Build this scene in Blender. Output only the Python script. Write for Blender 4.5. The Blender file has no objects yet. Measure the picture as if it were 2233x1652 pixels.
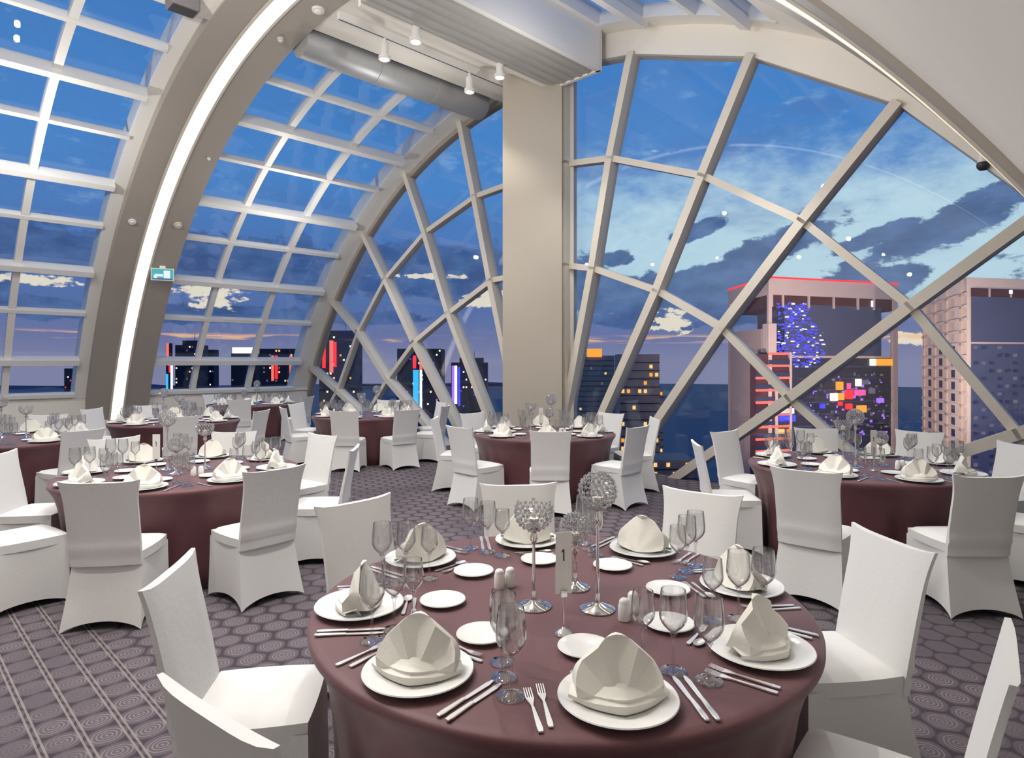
import bpy, bmesh, math, random
from mathutils import Vector, Matrix
random.seed(7)
SC = bpy.context.scene
COL = SC.collection
pi = math.pi
R = math.radians

# ------------------------------------------------------------------ camera, view
F, V0, H = 1367.0, 790.0, 1.65           # focal length in pixels of a 2233x1652 frame, eye-level row, eye height
cam_d = bpy.data.cameras.new('camera')
cam = bpy.data.objects.new('camera', cam_d)
COL.objects.link(cam)
cam.location = (0, 0, H)
cam.rotation_euler = (pi / 2, 0, 0)
cam_d.sensor_width = 36
cam_d.lens = F / 2233 * 36
cam_d.shift_y = -(826 - V0) / 2233
cam_d.clip_start, cam_d.clip_end = 0.05, 20000
SC.camera = cam
SC.view_settings.view_transform = 'Standard'
SC.view_settings.look = 'None'
SC.view_settings.exposure = 0.02
SC.view_settings.gamma = 1.0
SC.view_settings.use_curve_mapping = False
SC.cycles.max_bounces = 8
SC.cycles.diffuse_bounces = 4
SC.cycles.glossy_bounces = 4
SC.cycles.transmission_bounces = 8
SC.cycles.transparent_max_bounces = 40
SC.cycles.caustics_reflective = False
SC.cycles.caustics_refractive = False
SC.cycles.sample_clamp_indirect = 4.0

def srgb(r, g, b):
    f = lambda c: (c / 255 / 12.92) if c <= 10 else ((c / 255 + .055) / 1.055) ** 2.4
    return (f(r), f(g), f(b), 1)

# ------------------------------------------------------------------ node helpers
class NT:
    def __init__(s, tree):
        s.t = tree; s.n = tree.nodes; s.l = tree.links
    def node(s, typ, **kw):
        x = s.n.new(typ)
        for k, v in kw.items(): setattr(x, k, v)
        return x
    def put(s, sock, val):
        if isinstance(val, bpy.types.NodeSocket): s.l.new(val, sock)
        elif val is not None: sock.default_value = val
    def math(s, op, a, b=None, c=None, clamp=False):
        x = s.node('ShaderNodeMath', operation=op, use_clamp=clamp)
        for i, v in enumerate((a, b, c)):
            if v is not None: s.put(x.inputs[i], v)
        return x.outputs[0]
    def vmath(s, op, a, b=None):
        x = s.node('ShaderNodeVectorMath', operation=op)
        s.put(x.inputs[0], a)
        if b is not None: s.put(x.inputs[1], b)
        return x.outputs['Value'] if op in ('DOT_PRODUCT', 'LENGTH', 'DISTANCE') else x.outputs[0]
    def sep(s, v):
        x = s.node('ShaderNodeSeparateXYZ'); s.put(x.inputs[0], v); return x.outputs
    def comb(s, x, y, z):
        c = s.node('ShaderNodeCombineXYZ')
        for i, v in enumerate((x, y, z)): s.put(c.inputs[i], v)
        return c.outputs[0]
    def step(s, v, a, b):                       # smooth ramp 0..1 between a and b
        x = s.node('ShaderNodeMapRange', interpolation_type='SMOOTHSTEP')
        s.put(x.inputs[0], v); x.inputs[1].default_value = a; x.inputs[2].default_value = b
        return x.outputs[0]
    def mix(s, f, a, b):
        x = s.node('ShaderNodeMix', data_type='RGBA')
        s.put(x.inputs[0], f); s.put(x.inputs[6], a); s.put(x.inputs[7], b)
        return x.outputs[2]
    def noise(s, vec, scale, detail=4, rough=.55):
        x = s.node('ShaderNodeTexNoise')
        s.put(x.inputs['Vector'], vec); x.inputs['Scale'].default_value = scale
        x.inputs['Detail'].default_value = detail; x.inputs['Roughness'].default_value = rough
        return x.outputs[0]
    def ramp(s, f, stops):
        x = s.node('ShaderNodeValToRGB'); e = x.color_ramp.elements
        e[0].position, e[0].color = stops[0]; e[1].position, e[1].color = stops[-1]
        for p, c in stops[1:-1]:
            q = e.new(p); q.color = c
        s.put(x.inputs[0], f); return x.outputs[0]

# ------------------------------------------------------------------ dusk sky
W = bpy.data.worlds.new('dusk_sky'); SC.world = W; W.use_nodes = True
t = NT(W.node_tree); t.n.clear()
g = t.node('ShaderNodeTexCoord').outputs['Generated']
v = t.vmath('NORMALIZE', g)
vx, vy, vz = t.sep(v)
az = t.math('ARCTAN2', vx, vy)                     # 0 = straight out past the column, positive to the right
el = t.math('ARCSINE', vz)
ae = t.comb(az, el, 0.0)
def sky_at(u, r_):                                 # azimuth, elevation of a point of the photograph
    a_ = math.atan((u - 1116.5) / F); return a_, math.atan((V0 - r_) / F * math.cos(a_))
edge = t.noise(t.comb(t.math('MULTIPLY', az, 13.0), t.math('MULTIPLY', el, 24.0), 0.0), 1.0, 10, .66)
fine = t.noise(t.comb(t.math('MULTIPLY', az, 16.0), t.math('MULTIPLY', el, 34.0), 5.0), 1.0, 6, .62)
tiny = t.noise(t.comb(t.math('MULTIPLY', az, 44.0), t.math('MULTIPLY', el, 80.0), 8.0), 1.0, 6, .62)
def blob(u, r_, hw, hh, tilt=0.0, soft=.11, rag=2.6, tex=None):
    a0, e0 = sky_at(u, r_); k = math.cos(a0)
    hw_, hh_ = hw / F * k * k, hh / F * k
    da, de = t.math('SUBTRACT', az, a0), t.math('SUBTRACT', el, e0)
    x = t.math('DIVIDE', da, hw_)
    y = t.math('DIVIDE', t.math('SUBTRACT', de, t.math('MULTIPLY', da, tilt)), hh_)
    d = t.math('SQRT', t.math('ADD', t.math('MULTIPLY', x, x), t.math('MULTIPLY', y, y)))
    d = t.math('ADD', d, t.math('MULTIPLY', t.math('SUBTRACT', .5, tex or edge), rag))
    return t.math('SUBTRACT', 1.0, t.step(d, 1 - soft, 1 + soft))
def union(ms):
    r_ = ms[0]
    for q in ms[1:]: r_ = t.math('MAXIMUM', r_, q)
    return r_
base = t.ramp(t.math('MAXIMUM', el, 0), [(0.0, srgb(132, 136, 170)), (.035, srgb(112, 122, 166)), (.085, srgb(88, 116, 172)), (.17, srgb(80, 122, 186)),
                                          (.27, srgb(78, 138, 206)), (.40, srgb(72, 134, 204)), (.7, srgb(60, 118, 190)), (1, srgb(50, 98, 165))])
# the afterglow: a bright clearing low on the right
glow = t.math('MULTIPLY', t.math('MULTIPLY', t.step(az, .0, .16), t.math('SUBTRACT', 1, t.step(az, .75, 1.3))),
              t.math('MULTIPLY', t.step(el, .05, .11), t.math('SUBTRACT', 1, t.step(t.math('ADD', el, t.math('MULTIPLY', t.math('SUBTRACT', edge, .5), .22)), .19, .34))))
sky = t.mix(t.math('MULTIPLY', glow, .88), base, srgb(198, 230, 240))
# streaks of thinner cloud
wz_ = t.noise(t.comb(t.math('MULTIPLY', az, 4.0), t.math('MULTIPLY', el, 15.0), 2.0), 1.0, 6, .6)
sky = t.mix(t.math('MULTIPLY', t.math('MULTIPLY', t.step(wz_, .50, .68), t.step(el, .10, .22)), .45), sky, srgb(84, 122, 182))
sky = t.mix(t.math('MULTIPLY', t.math('MULTIPLY', t.step(fine, .56, .72), t.step(el, .14, .26)), .30), sky, srgb(176, 212, 236))
# dark cloud banks
banks = union([blob(1620, 578, 200, 44, .42), blob(2080, 486, 290, 44, .42), blob(1370, 640, 330, 50, -.05), blob(1560, 690, 300, 26, .0), blob(1960, 604, 85, 36, .2), blob(1530, 500, 60, 18, .3), blob(1900, 520, 120, 20, .3),
               blob(930, 590, 430, 60, -.02), blob(560, 580, 520, 56, .0), blob(60, 545, 420, 50, .0), blob(300, 680, 700, 22, .0), blob(-400, 540, 500, 90, .0), blob(2600, 560, 420, 90, .1), blob(1350, 565, 40, 22), blob(1840, 615, 90, 26, .2)])
ccol = t.mix(t.step(fine, .35, .68), srgb(54, 84, 136), srgb(82, 112, 164))
sky = t.mix(t.math('MULTIPLY', banks, .90), sky, ccol)
# sunlit puffs and warm streaks just over the horizon
puffs = union([blob(u_, r_, hw_, hh_, .0, .18, 4.6, tiny) for u_, r_, hw_, hh_ in ((472, 645, 48, 22), (415, 628, 50, 10), (80, 610, 90, 10), (1464, 702, 40, 21), (1995, 737, 55, 13), (1045, 655, 40, 14), (1090, 640, 40, 8), (930, 602, 80, 5))])
sky = t.mix(t.math('MULTIPLY', puffs, .9), sky, srgb(246, 236, 212))
strk = t.noise(t.comb(t.math('MULTIPLY', az, 7.0), t.math('MULTIPLY', el, 90.0), 4.2), 1.0, 4, .55)
sm = t.math('MULTIPLY', t.step(strk, .50, .60), t.math('MULTIPLY', t.step(el, .028, .034), t.math('SUBTRACT', 1, t.step(el, .038, .044))))
sky = t.mix(t.math('MULTIPLY', sm, .8), sky, srgb(250, 196, 150))
bg = t.node('ShaderNodeBackground'); t.put(bg.inputs[0], sky); bg.inputs[1].default_value = 1.0
out = t.node('ShaderNodeOutputWorld'); t.l.new(bg.outputs[0], out.inputs[0])

# ------------------------------------------------------------------ room frame: a barrel vault (elliptical) running along WD, its glazed gable along ED
TG, TW = R(44.0), R(46.5)
ED = Vector((math.cos(TG), -math.sin(TG), 0))
WD = Vector((math.sin(TW), math.cos(TW), 0))
GN = Vector((-math.sin(TG), -math.cos(TG), 0))   # gable normal, into the room
CG = Vector((.0455 * 10.9, 10.9, 0))
ZC, EB, EA = -3.183, 9.736, 8.994
def P(s, a, z): return CG + ED * s + WD * a + Vector((0, 0, z))
def sz(th, d=0.0): return (EA - d) * math.sin(th), ZC + (EB - d) * math.cos(th)
def PT(th, a, d=0.0):
    s, z = sz(th, d); return P(s, a, z)
def ray(u, v_, Y): return Vector(((u - 1116.5) / F * Y, Y, H + (V0 - v_) / F * Y))
def at_z(u, v_, z):
    Y = F * (H - z) / (v_ - V0); return Vector(((u - 1116.5) / F * Y, Y, z))

def lamp(name, typ, loc, power, color, **kw):
    d = bpy.data.lights.new(name, typ); d.energy = power; d.color = color
    for k, vv in kw.items(): setattr(d, k, vv)
    o = bpy.data.objects.new(name, d); COL.objects.link(o); o.location = loc
    return o
# added point lamps without fixtures, hung below the vault to brighten it
for s_, a_, d_, p_ in ((-4.2, -6.6, 1.0, 80), (.6, -6.6, 1.2, 110), (4.0, -6.4, 1.4, 120), (2.4, -8.0, 2.0, 110), (5.2, -7.4, 1.5, 70), (-3.6, -9.6, 1.0, 45), (1.2, -10.2, 1.2, 30), (-2.4, -12.2, 1.0, 25), (3.4, -12.0, 1.2, 25),
                       (-4.6, -2.3, 1.1, 55), (-.9, -2.3, 1.3, 22), (2.5, -2.2, 1.0, 42), (4.6, -2.0, 1.0, 34)):
    lamp('vault_fill', 'POINT', PT(math.asin(s_ / EA), a_, d_), p_, (1.0, .965, .92), shadow_soft_size=.035)
for s_, a_ in ((-5.2, -6.2), (-2.6, -6.6), (.4, -5.8), (2.8, -5.8), (5.0, -5.6), (5.0, -7.6), (2.8, -7.8), (-3.8, -1.6), (-1.2, -2.6), (2.0, -1.4), (4.2, -1.2), (6.0, -3.4), (-6.0, -2.3), (-6.2, -7.4), (-5.0, -9.0)):  # added overhead spots without fixtures, brightening the tables and low wall
    lamp('overhead_fill', 'SPOT', PT(math.asin(s_ / EA), a_, .75), 138, (1.0, .965, .92), spot_size=R(110), spot_blend=.7, shadow_soft_size=.05)
# added spot lamps hung in the open, brightening the tower facades
for p_, q_, e_ in (((52, 95, -6), (84, 152, 4), 170000), ((78, 60, -4), (96, 122, 6), 110000), ((30, 130, -10), (62, 160, 0), 60000)):
    o_ = lamp('tower_fill', 'SPOT', p_, e_, (1.0, .86, .80), spot_size=R(75), spot_blend=.6, shadow_soft_size=1.0)
    o_.rotation_euler = (Vector(q_) - Vector(p_)).to_track_quat('-Z', 'Y').to_euler()

# ------------------------------------------------------------------ materials
def mat(name): 
    m = bpy.data.materials.new(name); m.use_nodes = True
    return m, NT(m.node_tree), m.node_tree.nodes['Principled BSDF']
def plain(name, col, rough=.6, metal=0.0, spec=.5, var=0.0, vscale=6, bump=0.0, bscale=60, sheen=0):
    m, t, b = mat(name)
    b.inputs['Base Color'].default_value = col if len(col) == 4 else (*col, 1)
    b.inputs['Roughness'].default_value = rough; b.inputs['Metallic'].default_value = metal
    b.inputs['Specular IOR Level'].default_value = spec
    if sheen: b.inputs['Sheen Weight'].default_value = sheen
    co = t.node('ShaderNodeTexCoord').outputs['Object']
    if var:
        n = t.noise(co, vscale, 4)
        c = Vector(col[:3])
        t.put(b.inputs['Base Color'], t.mix(n, (*(c * (1 - var)), 1), (*(c * (1 + var)), 1)))
    if bump:
        bn = t.node('ShaderNodeBump'); bn.inputs['Strength'].default_value = bump; bn.inputs['Distance'].default_value = .01
        t.put(bn.inputs['Height'], t.noise(co, bscale, 3)); t.l.new(bn.outputs[0], b.inputs['Normal'])
    return m
def emit(name, col, strength, base=(.02, .02, .02)):
    m, t, b = mat(name)
    b.inputs['Base Color'].default_value = (*base, 1)
    b.inputs['Emission Color'].default_value = (*col[:3], 1); b.inputs['Emission Strength'].default_value = strength
    return m
def clear(name, tint, refl_scale=1.0, rough=.0, haze=0.0, rim=0.0):
    """thin clear glass: see-through with a Fresnel reflection"""
    m = bpy.data.materials.new(name); m.use_nodes = True
    t = NT(m.node_tree); t.n.clear()
    tr = t.node('ShaderNodeBsdfTransparent')
    gl = t.node('ShaderNodeBsdfGlossy'); gl.inputs['Roughness'].default_value = rough
    lw = t.node('ShaderNodeLayerWeight'); lw.inputs[0].default_value = .5
    fr = t.math('ADD', .045, t.math('MULTIPLY', t.math('POWER', lw.outputs['Facing'], 4.0), .9))
    ew = t.node('ShaderNodeLayerWeight'); ew.inputs[0].default_value = .5
    t.put(tr.inputs[0], t.mix(t.math('MULTIPLY', t.math('POWER', ew.outputs['Facing'], 3.0), rim), (*tint, 1), (.12, .12, .13, 1)))
    mx = t.node('ShaderNodeMixShader')
    t.put(mx.inputs[0], t.math('MULTIPLY', fr, refl_scale, clamp=True))
    t.l.new(tr.outputs[0], mx.inputs[1]); t.l.new(gl.outputs[0], mx.inputs[2])
    last = mx.outputs[0]
    if haze:
        di = t.node('ShaderNodeBsdfDiffuse'); di.inputs[0].default_value = (.9, .9, .9, 1)
        m2 = t.node('ShaderNodeMixShader'); m2.inputs[0].default_value = haze
        t.l.new(last, m2.inputs[1]); t.l.new(di.outputs[0], m2.inputs[2]); last = m2.outputs[0]
    o = t.node('ShaderNodeOutputMaterial'); t.l.new(last, o.inputs[0])
    return m
M = {}
M['frame'] = plain('painted_frame', (.66, .61, .53), .5, var=.04)
M['bar'] = plain('white_glazing_bar', (.84, .83, .79), .4)
M['rib'] = plain('taupe_rib_paint', (.36, .325, .285), .6, var=.04, vscale=1.5)
M['plaster'] = plain('ivory_plaster', (.82, .78, .71), .75, var=.04, vscale=1.2, bump=.05, bscale=9)
M['beam'] = plain('white_beam_paint', (.78, .77, .75), .45)
M['beam_shade'] = plain('shaded_beam_grey', (.42, .41, .39), .6)  # shade under the boxed beam, put into the colour of its underside
M['column'] = plain('column_paint', (.46, .415, .355), .6, var=.05, vscale=1.0)
M['sill'] = plain('low_wall_paint', (.76, .73, .67), .65, var=.03)
M['duct'] = plain('galvanised_duct', (.42, .43, .44), .5, metal=.5, var=.12, vscale=4)
M['white'] = plain('white_enamel', (.8, .79, .77), .35)
M['dark'] = plain('charcoal_plastic', (.03, .03, .035), .4)
M['grey'] = plain('grey_casing', (.16, .15, .16), .5)
M['led'] = emit('cove_light', (1.0, .925, .79), 2.2)
M['pane'] = clear('window_glass', (.96, .97, .98), .9)
M['fabric'] = plain('white_stretch_cover', (.74, .735, .725), .75, var=.025, vscale=5, bump=.12, bscale=30, sheen=.2)
M['napkin'] = plain('ivory_napkin', (.80, .78, .71), .6, var=.04, vscale=20, bump=.15, bscale=120, sheen=.3)
M['china'] = plain('white_china', (.86, .85, .83), .12)
M['silver'] = plain('polished_steel', (.80, .77, .74), .36, metal=.9)
M['chrome'] = plain('chrome', (.78, .78, .78), .08, metal=1.0)
M['stem'] = clear('stemware_glass', (.975, .975, .975), 2.6, .03, rim=.30)
M['crystal'] = clear('cut_crystal', (.90, .90, .90), 3.2, .05, haze=.16, rim=.6)
M['card'] = plain('white_card', (.80, .78, .76), .6)
M['ink'] = plain('black_print', (.02, .02, .02), .6)
M['candle'] = plain('white_wax', (.85, .83, .78), .5)

m, t, b = mat('maroon_tablecloth')          # matte cloth with a fine weave
co = t.node('ShaderNodeTexCoord').outputs['Object']
t.put(b.inputs['Base Color'], t.mix(t.noise(co, 5, 4), (.098, .036, .043, 1), (.122, .046, .053, 1)))
b.inputs['Roughness'].default_value = .55; b.inputs['Specular IOR Level'].default_value = .35; b.inputs['Sheen Weight'].default_value = .15
bn = t.node('ShaderNodeBump'); bn.inputs['Strength'].default_value = .1; bn.inputs['Distance'].default_value = .004
t.put(bn.inputs['Height'], t.noise(co, 260, 2)); t.l.new(bn.outputs[0], b.inputs['Normal'])
M['cloth'] = m

# carpet: staggered ovals with rings inside, dark joints; paired pale stripes over one zone
m, t, b = mat('patterned_carpet')
co = t.node('ShaderNodeTexCoord').outputs['Object']
e_ = t.vmath('DOT_PRODUCT', co, tuple(ED)); n_ = t.vmath('DOT_PRODUCT', co, tuple(-GN))
A_, B_ = .165, .15
wob = t.math('MULTIPLY', t.math('SUBTRACT', t.noise(co, 5, 2), .5), .22)
x1 = t.math('ADD', t.math('DIVIDE', e_, A_), wob); y1 = t.math('DIVIDE', n_, B_ * 2)
def lat(ox, oy):
    fx = t.math('SUBTRACT', t.math('FRACT', t.math('ADD', x1, ox)), .5)
    fy = t.math('MULTIPLY', t.math('SUBTRACT', t.math('FRACT', t.math('ADD', y1, oy)), .5), 1.75)
    return t.math('SQRT', t.math('ADD', t.math('POWER', t.math('ABSOLUTE', fx), 2.0), t.math('POWER', t.math('ABSOLUTE', fy), 2.0))), fx, fy
d1, fx1, fy1 = lat(0, 0); d2, fx2, fy2 = lat(.5, .5)
dm = t.math('MINIMUM', d1, d2); dx = t.math('ABSOLUTE', t.math('SUBTRACT', d1, d2))
joint = t.math('SUBTRACT', 1.0, t.math('MULTIPLY', t.step(dx, .04, .16), t.math('SUBTRACT', 1.0, t.step(dm, .44, .52))))
rings = t.step(t.math('SINE', t.math('MULTIPLY', dm, 62.0)), .1, .7)
rings = t.math('MULTIPLY', rings, t.math('SUBTRACT', 1.0, t.step(dm, .36, .42)))
fade = t.step(t.noise(co, .9, 2), .36, .52)
rings = t.math('MULTIPLY', rings, t.math('MULTIPLY', fade, .75))
pile = t.noise(co, 120, 3)
body = t.mix(pile, (.080, .067, .081, 1), (.126, .108, .123, 1))
colr = t.mix(rings, body, (.23, .20, .215, 1))
colr = t.mix(t.math('MULTIPLY', joint, .75), colr, (.038, .032, .042, 1))
sp = t.math('FRACT', t.math('DIVIDE', n_, B_))
st = t.math('ADD', t.math('SUBTRACT', 1, t.step(t.math('ABSOLUTE', t.math('SUBTRACT', sp, .43)), .022, .04)),
            t.math('SUBTRACT', 1, t.step(t.math('ABSOLUTE', t.math('SUBTRACT', sp, .57)), .022, .04)), clamp=True)
zone = t.math('MULTIPLY', t.math('SUBTRACT', 1, t.step(n_, .95, 1.15)), t.math('SUBTRACT', 1, t.step(e_, -1.6, -1.3)))
colr = t.mix(t.math('MULTIPLY', t.math('MULTIPLY', st, zone), .45), colr, (.40, .355, .34, 1))
t.put(b.inputs['Base Color'], colr); b.inputs['Roughness'].default_value = .95; b.inputs['Specular IOR Level'].default_value = .1
bn = t.node('ShaderNodeBump'); bn.inputs['Strength'].default_value = .35; bn.inputs['Distance'].default_value = .006
t.put(bn.inputs['Height'], pile); t.l.new(bn.outputs[0], b.inputs['Normal'])
M['carpet'] = m

# ------------------------------------------------------------------ mesh helpers
class MB:
    def __init__(s): s.v = []; s.f = []; s.m = []
    def add(s, vs, fs, mi=0):
        o = len(s.v); s.v += [tuple(x) for x in vs]
        s.f += [tuple(i + o for i in q) for q in fs]; s.m += [mi] * len(fs); return s
    def box(s, c, hx, hy, hz, X=Vector((1, 0, 0)), Y=Vector((0, 1, 0)), Z=Vector((0, 0, 1)), mi=0):
        c = Vector(c)
        vs = [c + X * (hx * i) + Y * (hy * j) + Z * (hz * k) for k in (-1, 1) for j in (-1, 1) for i in (-1, 1)]
        return s.add(vs, [(0, 2, 3, 1), (4, 5, 7, 6), (0, 1, 5, 4), (2, 6, 7, 3), (0, 4, 6, 2), (1, 3, 7, 5)], mi)
    def bar(s, p, q, wid, dep, side_hint, mi=0, ext=0.0):
        p, q = Vector(p), Vector(q); d = (q - p).normalized()
        n = side_hint - d * side_hint.dot(d); n.normalize(); w_ = d.cross(n)
        return s.box((p + q) / 2, (q - p).length / 2 + ext, wid / 2, dep / 2, d, w_, n, mi)
    def prism(s, poly, off, mi=0):
        n = len(poly); off = Vector(off)
        vs = [Vector(p) for p in poly] + [Vector(p) + off for p in poly]
        fs = [tuple(range(n))[::-1], tuple(range(n, 2 * n))] + [(i, (i + 1) % n, n + (i + 1) % n, n + i) for i in range(n)]
        return s.add(vs, fs, mi)
    def lathe(s, prof, n=24, c=(0, 0, 0), mi=0, fold=None):
        cx, cy, cz = c; vs = []; fs = []; k = len(prof)
        for r, z in prof:
            for i in range(n):
                a = 2 * pi * i / n; rr = r if fold is None else fold(r, z, a)
                vs.append((cx + rr * math.cos(a), cy + rr * math.sin(a), cz + z))
        for j in range(k - 1):
            for i in range(n):
                fs.append((j * n + i, j * n + (i + 1) % n, (j + 1) * n + (i + 1) % n, (j + 1) * n + i))
        if prof[0][0] > 1e-5: fs.append(tuple(range(n))[::-1])
        if prof[-1][0] > 1e-5: fs.append(tuple(range((k - 1) * n, k * n)))
        return s.add(vs, fs, mi)
    def tube(s, p, q, r, n=10, mi=0, r2=None):
        p, q = Vector(p), Vector(q); d = (q - p).normalized()
        u = d.orthogonal().normalized(); w_ = d.cross(u); r2 = r if r2 is None else r2
        vs = [p + (u * math.cos(2 * pi * i / n) + w_ * math.sin(2 * pi * i / n)) * r for i in range(n)]
        vs += [q + (u * math.cos(2 * pi * i / n) + w_ * math.sin(2 * pi * i / n)) * r2 for i in range(n)]
        fs = [(i, (i + 1) % n, n + (i + 1) % n, n + i) for i in range(n)] + [tuple(range(n))[::-1], tuple(range(n, 2 * n))]
        return s.add(vs, fs, mi)
    def arc(s, a0, a1, d0, d1, t0, t1, n, mi=0):
        """a box section swept round the vault: a0..a1 along the axis, d0..d1 inward from the shell"""
        vs = []; fs = []
        for i in range(n + 1):
            th = t0 + (t1 - t0) * i / n
            vs += [PT(th, a0, d0), PT(th, a1, d0), PT(th, a1, d1), PT(th, a0, d1)]
        for i in range(n):
            for j in range(4):
                fs.append((i * 4 + j, i * 4 + (j + 1) % 4, i * 4 + 4 + (j + 1) % 4, i * 4 + 4 + j))
        fs += [(3, 2, 1, 0), (n * 4, n * 4 + 1, n * 4 + 2, n * 4 + 3)]
        return s.add(vs, fs, mi)
    def build(s, name, mats, parent=None, smooth=False, fix=True, angle=None):
        me = bpy.data.meshes.new(name); me.from_pydata(s.v, [], s.f)
        mats = mats if isinstance(mats, (list, tuple)) else [mats]
        for x in mats: me.materials.append(x)
        if len(mats) > 1: me.polygons.foreach_set('material_index', s.m)
        if fix:
            bm = bmesh.new(); bm.from_mesh(me); bmesh.ops.remove_doubles(bm, verts=bm.verts, dist=1e-6)
            bmesh.ops.recalc_face_normals(bm, faces=bm.faces); bm.to_mesh(me); bm.free()
        if smooth:
            me.polygons.foreach_set('use_smooth', [True] * len(me.polygons))
            if angle: me.set_sharp_from_angle(angle=R(angle))
        o = bpy.data.objects.new(name, me); COL.objects.link(o)
        if parent: o.parent = parent
        return o
def soften(o, w_, seg=2):
    b_ = o.modifiers.new('soft', 'BEVEL'); b_.width = w_; b_.segments = seg; b_.limit_method = 'ANGLE'; b_.angle_limit = R(40)
    return o
def tag(o, label=None, cat=None, group=None, kind=None):
    if label: o['label'] = label
    if cat: o['category'] = cat
    if group: o['group'] = group
    if kind: o['kind'] = kind
    return o
def empty(name, loc=(0, 0, 0), rz=0.0):
    o = bpy.data.objects.new(name, None); COL.objects.link(o); o.location = loc; o.rotation_euler = (0, 0, rz); o.empty_display_size = .1
    return o
def dup(root, loc, rz, label, group=None):
    r = root.copy(); COL.objects.link(r); r.location = loc; r.rotation_euler = (0, 0, rz)
    r['label'] = label
    if group: r['group'] = group
    elif 'group' in r: del r['group']
    for ch in list(root.children):
        c = ch.copy(); COL.objects.link(c); c.parent = r
        for gch in list(ch.children):
            d = gch.copy(); COL.objects.link(d); d.parent = c
    return r
class Kind:
    """a prototype whose first use moves the prototype itself"""
    def __init__(s, root): s.root = root; s.used = False
    def put(s, loc, rz, label, group=None):
        if not s.used:
            s.used = True; r = s.root; r.location = loc; r.rotation_euler = (0, 0, rz); r['label'] = label
            if group: r['group'] = group
            return r
        return dup(s.root, loc, rz, label, group)
UP = Vector((0, 0, 1))

# ------------------------------------------------------------------ room shell
AB = -14.0                                        # back wall position along the axis
fl = MB().prism([P(-8.75, .02, 0), P(9.0, .02, 0), P(9.0, AB, 0), P(-8.75, AB, 0)], (0, 0, -.3))
tag(fl.build('floor', M['carpet']), kind='structure')
wl = empty('wall_left'); tag(wl, kind='structure')
MB().prism([P(-8.14, .05, 0), P(-8.14, AB, 0), P(-8.14, AB, .93), P(-8.14, .05, .93)], ED * -.4).build('low_wall', M['sill'], wl)
MB().prism([P(-8.10, .05, .93), P(-8.10, AB, .93), P(-8.6, AB, .93), P(-8.6, .05, .93)], (0, 0, .035)).build('sill', M['beam'], wl)
# right side of the vault: plaster shells either side of the big rib
wr = MB(); wr.arc(-3.85, .10, -.50, -.36, R(9), R(27), 12) if False else None
wr.arc(-3.9, .04, -.50, -.35, R(26.8), R(71), 40)
wr.arc(-.42, .04, -.50, -.35, R(6), R(26.8), 16)
tag(wr.build('wall_right', M['plaster'], smooth=True, angle=40), kind='structure')
cl_ = MB(); cl_.arc(AB, -4.945, -.15, .17, R(-9), R(71), 64)
tag(cl_.build('ceiling', M['plaster'], smooth=True, angle=40), kind='structure')
bw = MB(); pts = [PT(R(-71 + 142 * i / 40), AB, -.2) for i in range(41)]
bw.prism(pts + [P(9, AB, -.1), P(-9, AB, -.1)], WD * -.2)
tag(bw.build('wall_back', M['plaster']), kind='structure')

# ------------------------------------------------------------------ gable: sunburst lattice (nodes in the gable plane: s, z)
RIBS = [  # bottom, inner ring, outer ring, arch   (left to right)
    [(-4.15, -.05), (-5.33, .40), (-6.56, .97), (-7.95, 1.57)],
    [(-2.42, -.05), (-4.44, 1.29), (-5.64, 2.38), (-6.93, 3.26)],
    [(-1.72, -.05), (-3.46, 2.09), (-4.52, 3.52), (-5.42, 4.67)],
    [(-.82, -.05), (-2.34, 2.64), (-3.10, 4.35), (-3.78, 5.72)],
    [(-.22, -.05), (-1.14, 3.17), (-1.57, 4.81), (-2.00, 6.38)],
    [(.62, -.05), (.62, 3.26), (.62, 4.94), (.62, 6.56)],
    [(.45, -.05), (1.20, 3.15), (1.54, 4.83), (1.93, 6.32)],
    [(.92, -.05), (2.36, 2.70), (3.08, 4.24), (3.76, 5.66)],
    [(1.75, -.05), (3.35, 2.12), (4.41, 3.40), (5.43, 4.56)],
    [(2.60, -.05), (4.25, 1.20), (5.56, 2.27), (6.70, 3.16)],
    [(4.55, -.05), (5.25, .32), (6.49, .93), (7.80, 1.60)],
]
def GP(n, off=0.0): return P(n[0], 0, n[1]) + GN * off
win1 = empty('window_1'); tag(win1, kind='structure')
for k, rb in enumerate(RIBS):
    for j in range(3):
        wd, dp = (.12, .22) if k != 5 else (.20, .30)
        MB().bar(GP(rb[j], .05), GP(rb[j + 1], .05), wd, dp, GN, ext=.02).build('lattice_rib', M['frame'], win1)
def ring(idx):
    ch = [rb[idx] for rb in RIBS]
    e0 = {1: (-4.15, -.05), 2: (-7.55, -.05)}[idx]; e1 = {1: (5.6, -.05), 2: (7.1, -.05)}[idx]
    ch = [e0] + ch + [e1] if idx == 2 else [(-6.3, -.05)] + ch + [(6.3, -.05)]
    for p, q in zip(ch, ch[1:]):
        MB().bar(GP(p, .04), GP(q, .04), .095, .14, GN, ext=.01).build('lattice_ring', M['frame'], win1)
ring(1); ring(2)
arch = [rb[3] for rb in RIBS]
ends = [sz(R(-70.5)), sz(R(-66))]
archL = [(-8.42, 0.0), (-8.2, .80)] + arch + [(8.2, .8), (8.45, 0.0)]
def pane(poly):
    MB().prism([GP(p, -.012) for p in poly], GN * .024).build('pane', M['pane'], win1)
for k in range(len(RIBS) - 1):
    a_, b_ = RIBS[k], RIBS[k + 1]
    for j in range(3):
        if k == 5 and j == 0: pane([a_[0], a_[1], b_[1]]); continue
        pane([a_[j], b_[j], b_[j + 1], a_[j + 1]])
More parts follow.
